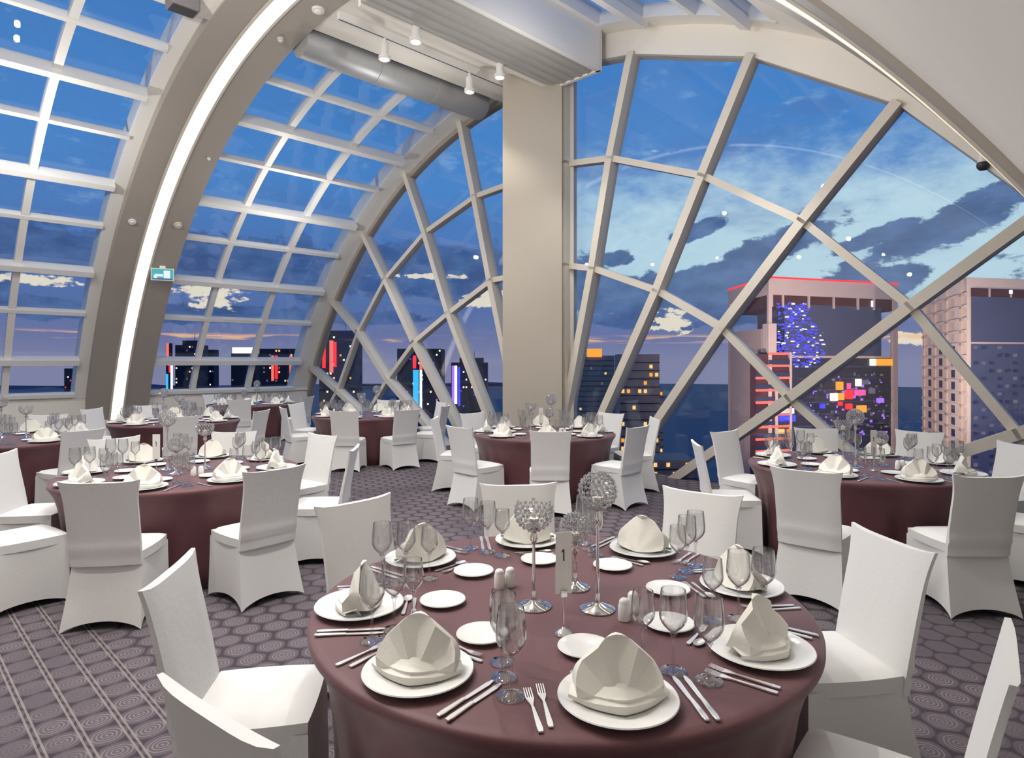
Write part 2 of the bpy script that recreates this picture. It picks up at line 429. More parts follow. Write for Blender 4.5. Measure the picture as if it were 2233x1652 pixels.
pane([(-7.6, 0), (-6.56, .97), (-7.95, 1.57), (-8.3, .4)]); pane([(-6.4, 0), (-5.33, .4), (-6.56, .97), (-7.6, 0)])
pane([(7.1, 0), (6.49, .93), (7.8, 1.6), (8.35, .4)]); pane([(6.3, 0), (5.25, .32), (6.49, .93), (7.1, 0)])
# header over the right half: from the polygonal arch edge up to the vault shell
hd = MB()
rp = [(.0, 6.58), (.62, 6.56)] + [rb[3] for rb in RIBS[6:]] + [(8.2, .8), (8.45, -.1)]
for p, q in zip(rp, rp[1:]):
    n = 8
    for i in range(n):
        A1 = (p[0] + (q[0] - p[0]) * i / n, p[1] + (q[1] - p[1]) * i / n); A2 = (p[0] + (q[0] - p[0]) * (i + 1) / n, p[1] + (q[1] - p[1]) * (i + 1) / n)
        o1 = sz(math.atan2(A1[0] / EA, (A1[1] - ZC) / EB), -.40); o2 = sz(math.atan2(A2[0] / EA, (A2[1] - ZC) / EB), -.40)
        hd.prism([GP(A1, .10), GP(A2, .10), GP(o2, .10), GP(o1, .10)], GN * -.25)
tag(hd.build('trim_1', M['plaster']), kind='structure')
# arched edge beam of the curved glazing on the left
ab = empty('trim_2'); tag(ab, kind='structure')
MB().arc(-.46, .06, -.30, .0, R(-71), R(-1), 48).build('arch_beam', M['bar'], ab, smooth=True, angle=40)
MB().arc(-.06, .10, .0, .10, R(-71), R(-1), 48).build('arch_lip', M['rib'], ab, smooth=True, angle=40)

# ------------------------------------------------------------------ curved glazing, two bays either side of the big rib
win2 = empty('window_2'); tag(win2, kind='structure')
PUR = [-9.0, -15.5, -22.0, -28.3, -35.1, -41.0, -47.4, -53.3, -59.8, -64.6]
def bay(a0, a1, mulls):
    for i, th in enumerate(PUR):
        thick = i in (2, 4, 6, 8)
        w_ = .115 if thick else .075; dd = .20 if thick else .12
        dth = w_ / 2 / 9.4
        MB().arc(a0, a1, -.04, dd - .04, R(th) - dth, R(th) + dth, 1).build('glazing_bar', M['bar'], win2)
    for a_ in mulls:
        MB().arc(a_ - .055, a_ + .055, -.05, .07, R(-64.6), R(-9), 40).build('mullion', M['bar'], win2)
    xs = [a0] + mulls + [a1]
    for c0, c1 in zip(xs, xs[1:]):
        for t0, t1 in zip(PUR, PUR[1:]):
            MB().arc(c0, c1, -.035, -.015, R(t1), R(t0), 2).build('pane', M['pane'], win2)
bay(-3.85, -.46, [-2.88, -1.62])
bay(-13.9, -5.15, [-12.6, -11.35, -10.1, -8.8, -7.55, -6.28])

# ------------------------------------------------------------------ the big arched rib with its light slot
rib = empty('trim_3'); tag(rib, kind='structure')
MB().arc(-4.95, -3.80, -.40, .20, R(-70.9), R(70.9), 110).build('arch_rib', M['rib'], rib, smooth=True, angle=40)
MB().arc(-5.15, -4.95, -.30, .04, R(-70.9), R(-8), 60).build('side_channel', M['bar'], rib, smooth=True, angle=40)
MB().arc(-4.50, -4.29, .19, .206, R(-70.5), R(70.5), 110).build('light_slot', M['led'], rib, smooth=True, angle=40)
for da in (-4.515, -4.275):
    MB().arc(da - .018, da + .018, .19, .215, R(-70.5), R(70.5), 110).build('slot_edge', M['frame'], rib, smooth=True, angle=40)
def on_rib(th, a_, d=.2):
    o = PT(th, a_, d); s_, z_ = sz(th, d)
    nrm = (ED * (-math.sin(th) / EA) + UP * (-math.cos(th) / EB)).normalized()
    return o, nrm
def frame_from(nrm, ref=WD):
    y = ref - nrm * ref.dot(nrm); y.normalize(); x = y.cross(nrm); return x, y
for th, a_, r_, nm, lb in ((-1.7, -3.98, .085, 'smoke_detector', 'round white detector at the crest of the arched rib'),
                           (-7.8, -4.05, .05, 'sprinkler_head', 'small round sprinkler under the arched rib below the crest detector'),
                           (-27.9, -3.96, .03, 'sprinkler_head', 'tiny sprinkler halfway up the outer face of the arched rib'),
                           (-38.6, -4.02, .075, 'smoke_detector', 'taupe round detector beside the light slot, farther one of the pair'),
                           (-39.0, -4.77, .065, 'smoke_detector', 'whitish round detector beside the light slot, nearer one of the pair')):
    o, n = on_rib(R(th), a_)
    b_ = MB().tube(o - n * .004, o + n * .03, r_, 20, r2=r_ * .92).tube(o + n * .03, o + n * .05, r_ * .6, 20, r2=r_ * .4)
    tag(b_.build(nm, M['white'] if r_ in (.085, .065, .03) else M['frame'], smooth=True, angle=35), lb, 'detector' if 'smoke' in nm else 'sprinkler')
# exit sign on the rib
o, n = on_rib(R(-46.3), -3.98)
es = empty('exit_sign', (0, 0, 0)); tag(es, 'small lit teal and white exit sign on the arched rib', 'sign')
X_ = Vector((.90, .43, 0)).normalized(); Z_ = UP; N_ = X_.cross(Z_)
c_ = o + Vector((.10, -.26, -.03))
MB().box(c_, .20, .035, .12, X_, N_, Z_).build('case', M['white'], es)
fN = N_ if N_.y < 0 else -N_
MB().box(c_ + fN * .037, .185, .003, .105, X_, N_, Z_).build('lit_face', emit('exit_teal', srgb(40, 175, 180), .9), es)
pg = MB(); pg.box(c_ + fN * .042 + X_ * .075, .055, .002, .075, X_, N_, Z_)
pg.box(c_ + fN * .042 + X_ * -.06 + Z_ * -.02, .07, .002, .025, X_, N_, Z_); pg.box(c_ + fN * .042 + X_ * -.12 + Z_ * -.05, .03, .002, .03, X_, N_, Z_)
pg.build('pictogram', emit('exit_white', (.75, .85, 1), 1.0), es)
MB().box(c_ + fN * .042 + Z_ * -.09, .17, .002, .014, X_, N_, Z_).build('lower_band', emit('exit_blue', srgb(50, 80, 160), .8), es)
MB().box(c_ + Z_ * .14 - fN * .13, .05, .16, .03, X_, N_, Z_).build('bracket', M['white'], es)

# ------------------------------------------------------------------ column
cx = empty('trim_4'); tag(cx, kind='structure')
pl, prr = ray(1096, 900, 10.25), ray(1226, 900, 10.15)
xd = (prr - pl); xd.z = 0; wdt = xd.length; xd.normalize(); yd = UP.cross(xd)
cc = Vector(((pl.x + prr.x) / 2, (pl.y + prr.y) / 2, 0)) + yd * .40
soften(MB().box(cc + UP * 3.18, wdt / 2, .40, 3.18, xd, yd, UP).build('column_shaft', M['column'], cx), .012)
p2 = ray(1238, 900, 10.35); p2.z = 0
MB().box(p2 + yd * .16 + UP * 3.2, .10, .16, 3.2, xd, yd, UP).build('column_pilaster', M['frame'], cx)

# ------------------------------------------------------------------ crest of the vault between rib and gable: soffit, duct, box beam, rails, skylight
A0, A1 = -3.85, -.05
tag(MB().prism([P(-.80, A0, 6.36), P(.55, A0, 6.36), P(.55, A1, 6.36), P(-.80, A1, 6.36)], (0, 0, .12)).build('ceiling_soffit', M['plaster']), kind='structure')
bx = empty('trim_5'); tag(bx, kind='structure')
MB().prism([P(.55, A0, 6.16), P(1.46, A0, 6.16), P(1.46, -.30, 6.16), P(.55, -.30, 6.16)], (0, 0, .02)).build('beam_underside', M['beam_shade'], bx)
for k in range(5):
    s_ = .62 + k * .17
    MB().prism([P(s_, A0, 6.14), P(s_ + .06, A0, 6.14), P(s_ + .06, -.30, 6.14), P(s_, -.30, 6.14)], (0, 0, .02)).build('beam_batten', M['beam_shade'], bx)
MB().prism([P(1.44, A0, 6.13), P(1.52, A0, 6.13), P(1.52, -.30, 6.13), P(1.44, -.30, 6.13)], (0, 0, .95)).build('beam_face', M['beam'], bx)
MB().prism([P(.50, A0, 6.13), P(.56, A0, 6.13), P(.56, -.30, 6.13), P(.50, -.30, 6.13)], (0, 0, .40)).build('beam_inner_face', M['plaster'], bx)
MB().prism([P(.50, -.34, 6.13), P(1.52, -.34, 6.13), P(1.52, -.28, 6.13), P(.50, -.28, 6.13)], (0, 0, .6)).build('beam_end', M['plaster'], bx)
# duct
du = empty('air_duct'); tag(du, 'grey galvanised round air duct along the top of the curved glazing', 'duct')
dc = lambda a_: P(-1.12, a_, 6.32)
segs = [-3.8, -2.55, -1.45, -.35]
for i in range(3):
    MB().tube(dc(segs[i] + .01), dc(segs[i + 1] - .01), .25, 28).build('duct_section', M['duct'], du, smooth=True, angle=40)
    if i < 2: MB().tube(dc(segs[i + 1] - .025), dc(segs[i + 1] + .025), .258, 28).build('joint_band', M['duct'], du, smooth=True, angle=40)
# two spotlight rails and their spots
def wz(u, v_, z):
    Y = F * (z - H) / (V0 - v_); p = Vector(((u - 1116.5) / F * Y, Y, 0)) - CG
    det = ED.x * WD.y - ED.y * WD.x
    return (p.x * WD.y - p.y * WD.x) / det, (ED.x * p.y - ED.y * p.x) / det
RZ = 6.26
rails = []
for (u0, w0, u1, w1, lb) in ((745, 45, 1105, 192, 'white spotlight rail nearer the grey duct'), (800, 2, 1185, 162, 'white spotlight rail nearer the boxed ceiling beam')):
    s1, a1 = wz(u1, w1, RZ); s0, a0 = wz(u0, w0, RZ)
    sm_ = (s0 + s1) / 2
    tr_ = empty('track_rail'); tag(tr_, lb, 'light rail', 'spotlight rails')
    del tr_['group']
    wid = .035 if u0 == 745 else .07
    MB().prism([P(sm_ - wid, -3.75, RZ), P(sm_ + wid, -3.75, RZ), P(sm_ + wid, a1, RZ), P(sm_ - wid, a1, RZ)], (0, 0, .10)).build('rail', M['white'], tr_)
    MB().prism([P(sm_ - .012, -3.75, RZ - .004), P(sm_ + .012, -3.75, RZ - .004), P(sm_ + .012, a1 - .02, RZ - .004), P(sm_ - .012, a1 - .02, RZ - .004)], (0, 0, .006)).build('slot', M['grey'], tr_)
    rails.append(sm_)
sb = empty('spotlight'); tag(sb, 'x', 'spotlight')
MB().tube((0, 0, -.06), (0, 0, 0), .022, 12).build('stem', M['white'], sb, smooth=True, angle=40)
MB().lathe([(.045, -.07), (.055, -.075), (.055, -.24), (.085, -.255), (.085, -.30), (.072, -.305), (.06, -.285), (0, -.285)], 20).build('housing', M['white'], sb, smooth=True, angle=35)
MB().lathe([(0.0, -.29), (.058, -.29), (.058, -.294), (0, -.294)], 20).build('lens', emit('spot_lens', (1, .93, .8), 4), sb)
spot = Kind(sb)
for (u_, w_, ri, lb) in ((835, 85, 0, 'white track spotlight on the rail beside the duct, farther from the column'), (1022, 160, 0, 'white track spotlight on the rail beside the duct, closer to the column'),
                         (902, 45, 1, 'white track spotlight on the rail beside the boxed beam, farther from the column'), (1090, 125, 1, 'white track spotlight on the rail beside the boxed beam, closer to the column')):
    s_, a_ = wz(u_, w_, RZ)
    o = spot.put(P(rails[ri], a_, RZ - .006), 0, lb)
    d = lamp('spot_beam', 'SPOT', P(rails[ri], a_, RZ - .33), 60, (1, .92, .8), spot_size=R(95), spot_blend=.6, shadow_soft_size=.06)
# skylight beside the beam
win3 = empty('window_3'); tag(win3, kind='structure')
SKT = [R(9.6), R(14.2), R(19.6), R(24.2), R(26.9)]
for a_, b_ in zip(SKT, SKT[1:]):
    MB().arc(-3.9, -.42, -.50, -.48, a_, b_, 2).build('pane', M['pane'], win3)
for i, th in enumerate(SKT):
    h_ = (.05, .12, .06, .12, .05)[i]
    MB().arc(-3.85, -.40, -.52, -.52 + h_ + .12, th - .0055, th + .0055, 1).build('skylight_bar', M['beam'], win3)
for th in (SKT[1], SKT[3]):
    MB().arc(-3.85, -.32, -.36, -.24, th - .008, th + .008, 1).build('hanging_bar', M['white'], win3)
MB().arc(-.46, -.38, -.52, -.34, R(9), R(27), 10).build('skylight_edge', M['beam'], win3)
# roof plate closing the crest above the soffit
tag(MB().arc(-3.9, .04, -.62, -.55, R(-9), R(9.3), 8).build('ceiling_crest', M['plaster']), kind='structure')
# loudspeaker high beside the rib
sp_ = empty('loudspeaker'); tag(sp_, 'dark grey box loudspeaker hung high beside the arched rib', 'speaker')
o = PT(R(-7.3), -5.36, .24)
soften(MB().box(o, .17, .13, .11, WD, ED, UP).build('cabinet', M['grey'], sp_), .02)
MB().box(o - UP * .113, .14, .10, .004, WD, ED, UP).build('grille', M['dark'], sp_)
MB().tube(o + UP * .15, o + UP * .42, .02).build('hanger', M['grey'], sp_)
# small black camera under the arch on the right
sc_ = empty('security_camera'); tag(sc_, 'small black dome camera under the plaster arch', 'camera')
q = P(6.22, -.12, 3.70)
MB().tube(q + UP * .10, q + UP * .01, .05, 16).build('mount', M['white'], sc_, smooth=True, angle=40)
MB().lathe([(.055, .02), (.06, 0), (.055, -.03), (.035, -.055), (0, -.062)], 18, q).build('dome', M['dark'], sc_, smooth=True)

# ------------------------------------------------------------------ outside: sea, far ridge, city towers
m, t, b = mat('sea_water')
co = t.node('ShaderNodeTexCoord').outputs['Object']
t.put(b.inputs['Base Color'], t.mix(t.noise(co, .004, 5), (.040, .085, .150, 1), (.060, .105, .175, 1)))
b.inputs['Roughness'].default_value = .55; b.inputs['Specular IOR Level'].default_value = .15
M['sea'] = m
GZ = -120.0
sea = MB(); n = 48
sea.add([(0, 0, GZ)] + [(3700 * math.cos(2 * pi * i / n), 3700 * math.sin(2 * pi * i / n), GZ) for i in range(n)], [(0, 1 + i, 1 + (i + 1) % n) for i in range(n)])
tag(sea.build('sea', M['sea']), kind='structure')
M['hill'] = plain('far_ridge', srgb(38, 58, 98), .9, var=.15, vscale=.01)
def ridge(name, pts, Y, label):
    b_ = MB(); top = [ray(u, v_, Y) for u, v_ in pts]
    for p, q in zip(top, top[1:]):
        b_.prism([Vector((p.x, p.y, GZ)), Vector((q.x, q.y, GZ)), q, p], (0, 260, -0.0))
    return tag(b_.build(name, M['hill']), kind='structure')
ridge('hills_west', [(-260, 846), (-120, 844), (20, 849), (90, 846), (160, 841), (215, 838), (300, 844), (400, 848)], 3000, '')
ridge('hills_north', [(760, 846), (830, 842), (900, 840), (980, 838), (1060, 836), (1150, 840), (1250, 838)], 3200, '')

def stone(name, c, var=.1): return plain(name, srgb(*c), .7, var=var, vscale=.3)
M['t_dark'] = stone('dark_tower_glass', (40, 38, 58)); M['t_navy'] = stone('navy_tower_glass', (34, 42, 74)); M['t_brown'] = stone('brown_tower_stone', (165, 138, 128))
M['t_frame'] = stone('pale_tower_stone', (190, 165, 155)); M['t_beige'] = stone('beige_tower_stone', (205, 182, 165)); M['t_wine'] = stone('wine_recess', (70, 25, 35))
M['t_slate'] = plain('slate_curtain_glass', srgb(70, 74, 100), .25, var=.2, vscale=.2)
M['w_warm'] = emit('lit_window_warm', srgb(255, 205, 120), 1.2); M['w_white'] = emit('lit_window_white', srgb(255, 245, 225), 1.3)
M['w_red'] = emit('red_light', srgb(255, 40, 50), 1.3); M['w_coral'] = emit('coral_light', srgb(255, 120, 105), 1.1); M['w_pink'] = emit('pink_light', srgb(255, 90, 170), 1.1)
M['w_blue'] = emit('blue_light', srgb(70, 70, 255), 1.2); M['w_cyan'] = emit('cyan_light', srgb(60, 190, 255), 1.2); M['w_violet'] = emit('violet_light', srgb(170, 110, 255), 1.3)
M['w_gold'] = emit('gold_light', srgb(255, 170, 50), 1.1); M['w_dim'] = emit('dim_window', srgb(140, 130, 150), .5)
M['glow_white'] = emit('white_neon', srgb(250, 250, 255), 1.5)

def far_tower(Y, u0, u1, vt, body, label, name='tower', depth=None, turn=.25, cap=None, lit=(), neon=(), sign=None, seed=1, step=True, density=.18):
    """a tower of real width standing on the ground far below; lit = materials of lit windows, neon = (u, v top, v bottom, width px, material)"""
    rnd = random.Random(seed)
    k = Y / F
    w_ = (u1 - u0) * k; dp = depth or w_ * .8
    c0 = ray(u0, vt, Y); c1 = ray(u1, vt, Y)
    X = Vector((1, 0, 0)); Yd = Vector((0, 1, 0))
    t_ = empty(name); tag(t_, label, 'building', 'far towers of the city'); del t_['group']
    zt = c0.z; hz = (zt - GZ) / 2
    cxm = (c0.x + c1.x) / 2
    b_ = MB().box((cxm, Y + dp / 2, GZ + hz), w_ / 2, dp / 2, hz)
    b_.build('body', body, t_)
    # floor bands and pilasters
    fb = MB(); fh = 3.4; z = zt - fh
    vis = 90 * k + 40
    while z > zt - vis * 1.6 - 20 and z > GZ:
        fb.box((cxm, Y - .12, z), w_ / 2 + .1, .14, .22); z -= fh
    ob = fb.build('floor_band', M['t_dark'] if body is not M['t_dark'] else M['t_navy'], t_)
    if step:
        MB().box((cxm + w_ * .05, Y + dp * .5, zt + 1.6 * k * 3), w_ * .33, dp * .3, 1.8 * k * 3).build('penthouse', body, t_)
        MB().tube((cxm + w_ * .12, Y + dp * .5, zt + 5 * k), (cxm + w_ * .12, Y + dp * .5, zt + 26 * k), .5 * k, 6).build('mast', M['t_dark'], t_)
    if lit:
        nx = max(4, int(w_ / 2.3)); per = [MB() for _ in lit]
        for i in range(nx):
            z = zt - fh * .5; r_ = 0
            while z > zt - vis * 1.6 - 20 and z > GZ + 2:
                if rnd.random() < density:
                    x = c0.x + w_ * (i + .5) / nx
                    per[rnd.randrange(len(lit))].box((x, Y - .10, z), w_ / nx * .27, .08, fh * .22)
                z -= fh
        for mm, q in zip(lit, per):
            if q.v: tag(q.build('lit_windows', mm, t_), kind='stuff')
    for (un, va, vb, wp, mm) in neon:
        p, q = ray(un, va, Y), ray(un, vb, Y)
        MB().box((p.x, Y - .5, (p.z + q.z) / 2), wp * k / 2, .4, abs(p.z - q.z) / 2).build('neon_strip', mm, t_)
    if sign:
        ua, ub, va, vb, mm = sign
        p, q = ray(ua, va, Y), ray(ub, vb, Y)
        MB().box(((p.x + q.x) / 2, Y - .8, (p.z + q.z) / 2), abs(q.x - p.x) / 2, .6, abs(p.z - q.z) / 2).build('roof_sign', mm, t_)
    return t_
LW = [M['w_warm'], M['w_white'], M['w_dim']]
far_tower(620, 140, 168, 803, M['t_dark'], 'dark narrow tower seen just before the arched rib', lit=[M['w_red'], M['w_white']], seed=3, density=.12, step=False)
far_tower(560, 362, 372, 748, M['t_navy'], 'slim tower edge with orange over cyan neon beside the arched rib', neon=((366, 748, 780, 5, M['w_coral']), (365, 815, 870, 4, M['w_cyan']), (375, 792, 870, 4, M['glow_white']), (371, 786, 812, 4, M['w_red'])), seed=4, step=False)
far_tower(600, 382, 434, 752, M['t_dark'], 'dark stepped tower with scattered lit windows and mast', lit=LW, seed=5, density=.22)
far_tower(640, 436, 466, 762, M['t_navy'], 'navy tower standing behind the dark stepped tower', lit=LW, seed=6, density=.14, step=False)
far_tower(520, 504, 556, 770, M['t_dark'], 'low dark tower with a white lit roof sign', sign=(508, 555, 757, 770, M['glow_white']), lit=LW, seed=7, density=.06, step=False)
far_tower(500, 566, 652, 760, M['t_dark'], 'wide dark tower with two red neon lines and flat canopy', lit=LW, seed=8, density=.18, neon=((595, 775, 830, 5, M['w_coral']), (603, 775, 826, 6, M['w_red']), (635, 775, 820, 6, M['w_coral']), (635, 821, 850, 4, M['w_violet'])), step=False)
cp = MB(); p_, q_ = ray(580, 741, 500), ray(652, 741, 500)
far_tower(470, 696, 775, 730, M['t_navy'], 'red neon striped tower behind the end of the arch beam', lit=[M['w_warm'], M['w_gold'], M['w_white']], seed=9, density=.10, neon=((707, 745, 802, 7, M['w_red']), (723, 742, 812, 8, M['w_coral']), (731, 745, 800, 6, M['w_red'])))
far_tower(520, 866, 962, 760, M['t_dark'], 'tower with twin red over blue neon lines', lit=[M['w_white'], M['w_blue'], M['w_violet']], seed=10, density=.13, step=False,
          neon=((904, 775, 803, 7, M['w_red']), (918, 772, 806, 6, M['w_coral']), (905, 806, 890, 8, M['w_cyan']), (918, 806, 892, 5, M['glow_white']), (911, 806, 892, 4, M['w_cyan'])))
far_tower(560, 984, 1062, 790, M['t_navy'], 'blue lit tower with one violet neon line', lit=[M['w_white'], M['w_blue']], seed=11, density=.10, neon=((994, 797, 880, 6, M['glow_white']), (988, 797, 880, 5, M['w_violet']), (1001, 800, 884, 5, M['w_blue'])))
far_tower(420, 1262, 1340, 775, M['t_brown'], 'brown tower with glowing yellow crown right of the column', lit=[M['w_warm'], M['w_dim']], seed=12, density=.05, sign=(1280, 1312, 760, 778, M['w_gold']), step=False)
far_tower(260, 1352, 1438, 772, M['t_brown'], 'brown tower dotted with yellow lit windows', lit=[M['w_warm'], M['w_gold']], seed=13, density=.22, step=False)
far_tower(300, 1415, 1446, 850, M['t_brown'], 'low brown block with yellow windows before the sea', lit=[M['w_warm'], M['w_gold']], seed=14, density=.3, step=False)
far_tower(230, 1380, 1520, 1003, M['t_brown'], 'low rooftop with orange lights far below the glazing', lit=[M['w_gold'], M['w_warm']], seed=15, density=.5, step=False)

# the framed tower opposite: open stone frame, glass block, blue light wall, red lit balconies
def tower_frame():
    Yc = 150.0; k = Yc / F
    n0 = ray(1676, 606, Yc); l0 = ray(1588, 621, 176.0); r0 = ray(1958, 614, 163.0)
    zt = n0.z
    N = Vector((n0.x, n0.y, 0)); L = Vector((l0.x, l0.y, 0)); Rr = Vector((r0.x, r0.y, 0))
    dr, dl = (Rr - N), (L - N); lr, ll = dr.length, dl.length; dr.normalize(); dl.normalize()
    t_ = empty('framed_tower'); tag(t_, 'tall framed tower with red lit balconies, blue light wall and red roof line', 'building')
    def bx_(a0, a1, b0, b1, z0, z1, name, mm):     # box in tower axes: a along the right face, b along the left face
        c = N + dr * ((a0 + a1) / 2) + dl * ((b0 + b1) / 2) + UP * ((z0 + z1) / 2)
        poly = [N + dr * a0 + dl * b0, N + dr * a1 + dl * b0, N + dr * a1 + dl * b1, N + dr * a0 + dl * b1]
        return MB().prism([p + UP * z0 for p in poly], UP * (z1 - z0)).build(name, mm, t_)
    zpx = lambda v_: H + (V0 - v_) * k
    bx_(0, lr, 0, ll, zt - 3.9, zt, 'roof_slab', M['t_frame'])
    bx_(-.15, lr + .2, -.15, ll, zt, zt + .45, 'roof_light', M['w_red'])
    bx_(.3, lr - .5, .5, ll - .5, zt - 6.8, zt - 3.9, 'recess', M['t_wine'])
    for f_ in (.02, .10, .29, .48, .67, .80):
        bx_(lr * f_, lr * f_ + .5, -.05, .5, zt - 6.8, zt - 3.9, 'fin', M['t_frame'])
    bx_(lr * .78, lr * .78 + .6, -.08, .1, zt - 6.0, zt - 4.4, 'lamp', M['glow_white'])
    bx_(0, 1.0, 0, 1.0, GZ, zt - 3.9, 'pillar', M['t_frame'])
    bx_(lr - 1.6, lr, 0, 1.2, GZ, zt - 3.9, 'pillar', M['t_frame'])
    bx_(0, 1.2, ll - 1.4, ll, GZ, zt - 3.9, 'pillar', M['t_frame'])
    bx_(.12 * lr, .87 * lr, .4, ll * .62, zpx(778), zt - 6.0, 'upper_glass_block', M['t_slate'])
    bx_(.02 * lr, lr - 1.7, .9, ll * .8, GZ, zpx(778), 'lower_block', M['t_dark'])
    bx_(.06 * lr, lr - .3, .3, 1.0, zpx(780), zpx(775), 'mid_ledge', M['t_frame'])
    # light wall of many small blue lamps
    rnd = random.Random(21); bl = MB(); wh = MB()
    for i in range(420):
        a_ = rnd.uniform(.07, .36) * lr; v_ = rnd.uniform(656, 800)
        if v_ > 720 and rnd.random() < .5: a_ = rnd.uniform(.07, .42) * lr
        if (v_ < 700 and a_ > .30 * lr): continue
        z = zpx(v_); c = N + dr * a_ - dl * .12 * 0 + UP * z
        c = N + dr * a_ + dl * .30 + UP * z
        (wh if rnd.random() < .16 else bl).box(c, rnd.uniform(.18, .6), .06, rnd.uniform(.08, .2), dr, dl, (UP + dr * rnd.uniform(-.8, .8)).normalized())
    tag(bl.build('blue_lamps', M['w_blue'], t_), kind='stuff'); tag(wh.build('white_lamps', M['glow_white'], t_), kind='stuff')
    # stair core and balconies at the corner with red light strips
    bx_(-.2, 2.2, -.3, 3.0, zpx(768), zpx(705), 'stair_core', M['t_frame'])
    bx_(-3.4, 6.0, .2, 4.0, GZ, zpx(772), 'balcony_block', M['t_wine'])
    for i in range(11):
        z = zpx(770 + 26.6 * i)
        a0 = 0.0 if i == 0 else -3.6
        bx_(a0, 6.3, -.25, .4, z - .35, z + .22, 'balcony_light', M['w_coral'])
        bx_(a0, 6.3, -.10, .35, z - 2.6, z - 1.6, 'balcony_window', M['t_navy'])
    bx_(1.9, 2.7, -.22, .2, GZ, zpx(840), 'balcony_strut', M['t_frame']); bx_(6.2, 6.8, -.3, .3, GZ, zpx(770), 'balcony_strut', M['t_frame'])
    bx_(-.4, .4, 3.2, ll - 3, GZ, zpx(715), 'left_core', M['t_brown'])
    # bright rooms
    for (ua, ub, va, vb, mm) in ((1900, 1912, 782, 797, 'w_white'), (1912, 1951, 782, 797, 'w_gold'), (1812, 1828, 857, 874, 'w_white'), (1828, 1842, 857, 872, 'w_gold'), (1825, 1840, 832, 850, 'w_gold'),
                                 (1870, 1892, 884, 899, 'w_gold'), (1845, 1862, 850, 870, 'w_red'), (1865, 1890, 850, 862, 'w_pink'), (1868, 1880, 826, 842, 'w_white'), (1846, 1860, 880, 892, 'w_red'),
                                 (1882, 1896, 828, 838, 'w_dim'), (1700, 1734, 890, 902, 'w_white'), (1696, 1738, 905, 919, 'w_blue'), (1690, 1712, 935, 946, 'w_warm'), (1715, 1726, 935, 950, 'w_gold'), (1898, 1910, 846, 858, 'w_dim'),
                                 (1830, 1838, 876, 884, 'w_red'), (1915, 1930, 868, 878, 'w_violet'), (1850, 1856, 835, 848, 'w_wine'), (1790, 1800, 880, 890, 'w_blue')):
        f_ = ((ua + ub) / 2 - 1676) / (1958 - 1676) * .97; Yw = N.y + dr.y * lr * f_
        p, q = ray(ua, va, Yw), ray(ub, vb, Yw)
        a_ = ((p.x + q.x) / 2 - N.x) / dr.x
        ha = abs(q.x - p.x) / 2 / dr.x
        bx_(a_ - ha, a_ + ha, -.1, .95, min(p.z, q.z), max(p.z, q.z), 'lit_room', M.get(mm, M['w_pink']))
    rnd = random.Random(5); sp2 = MB(); sp3 = MB()
    for i in range(120):
        a_ = rnd.uniform(.30, .93) * lr; z = zpx(rnd.uniform(815, 960))
        (sp2 if rnd.random() < .6 else sp3).box(N + dr * a_ + dl * .85 + UP * z, rnd.uniform(.15, .5), .08, rnd.uniform(.12, .35), dr, dl, UP)
    tag(sp2.build('dim_windows', M['w_dim'], t_), kind='stuff'); tag(sp3.build('violet_windows', M['w_violet'], t_), kind='stuff')
    for i in range(12):
        z = zpx(800 + 26.6 * i)
        bx_(.22 * lr, lr - 1.6, .75, .92, z - .12, z + .12, 'floor_edge', M['t_slate'])
tower_frame()
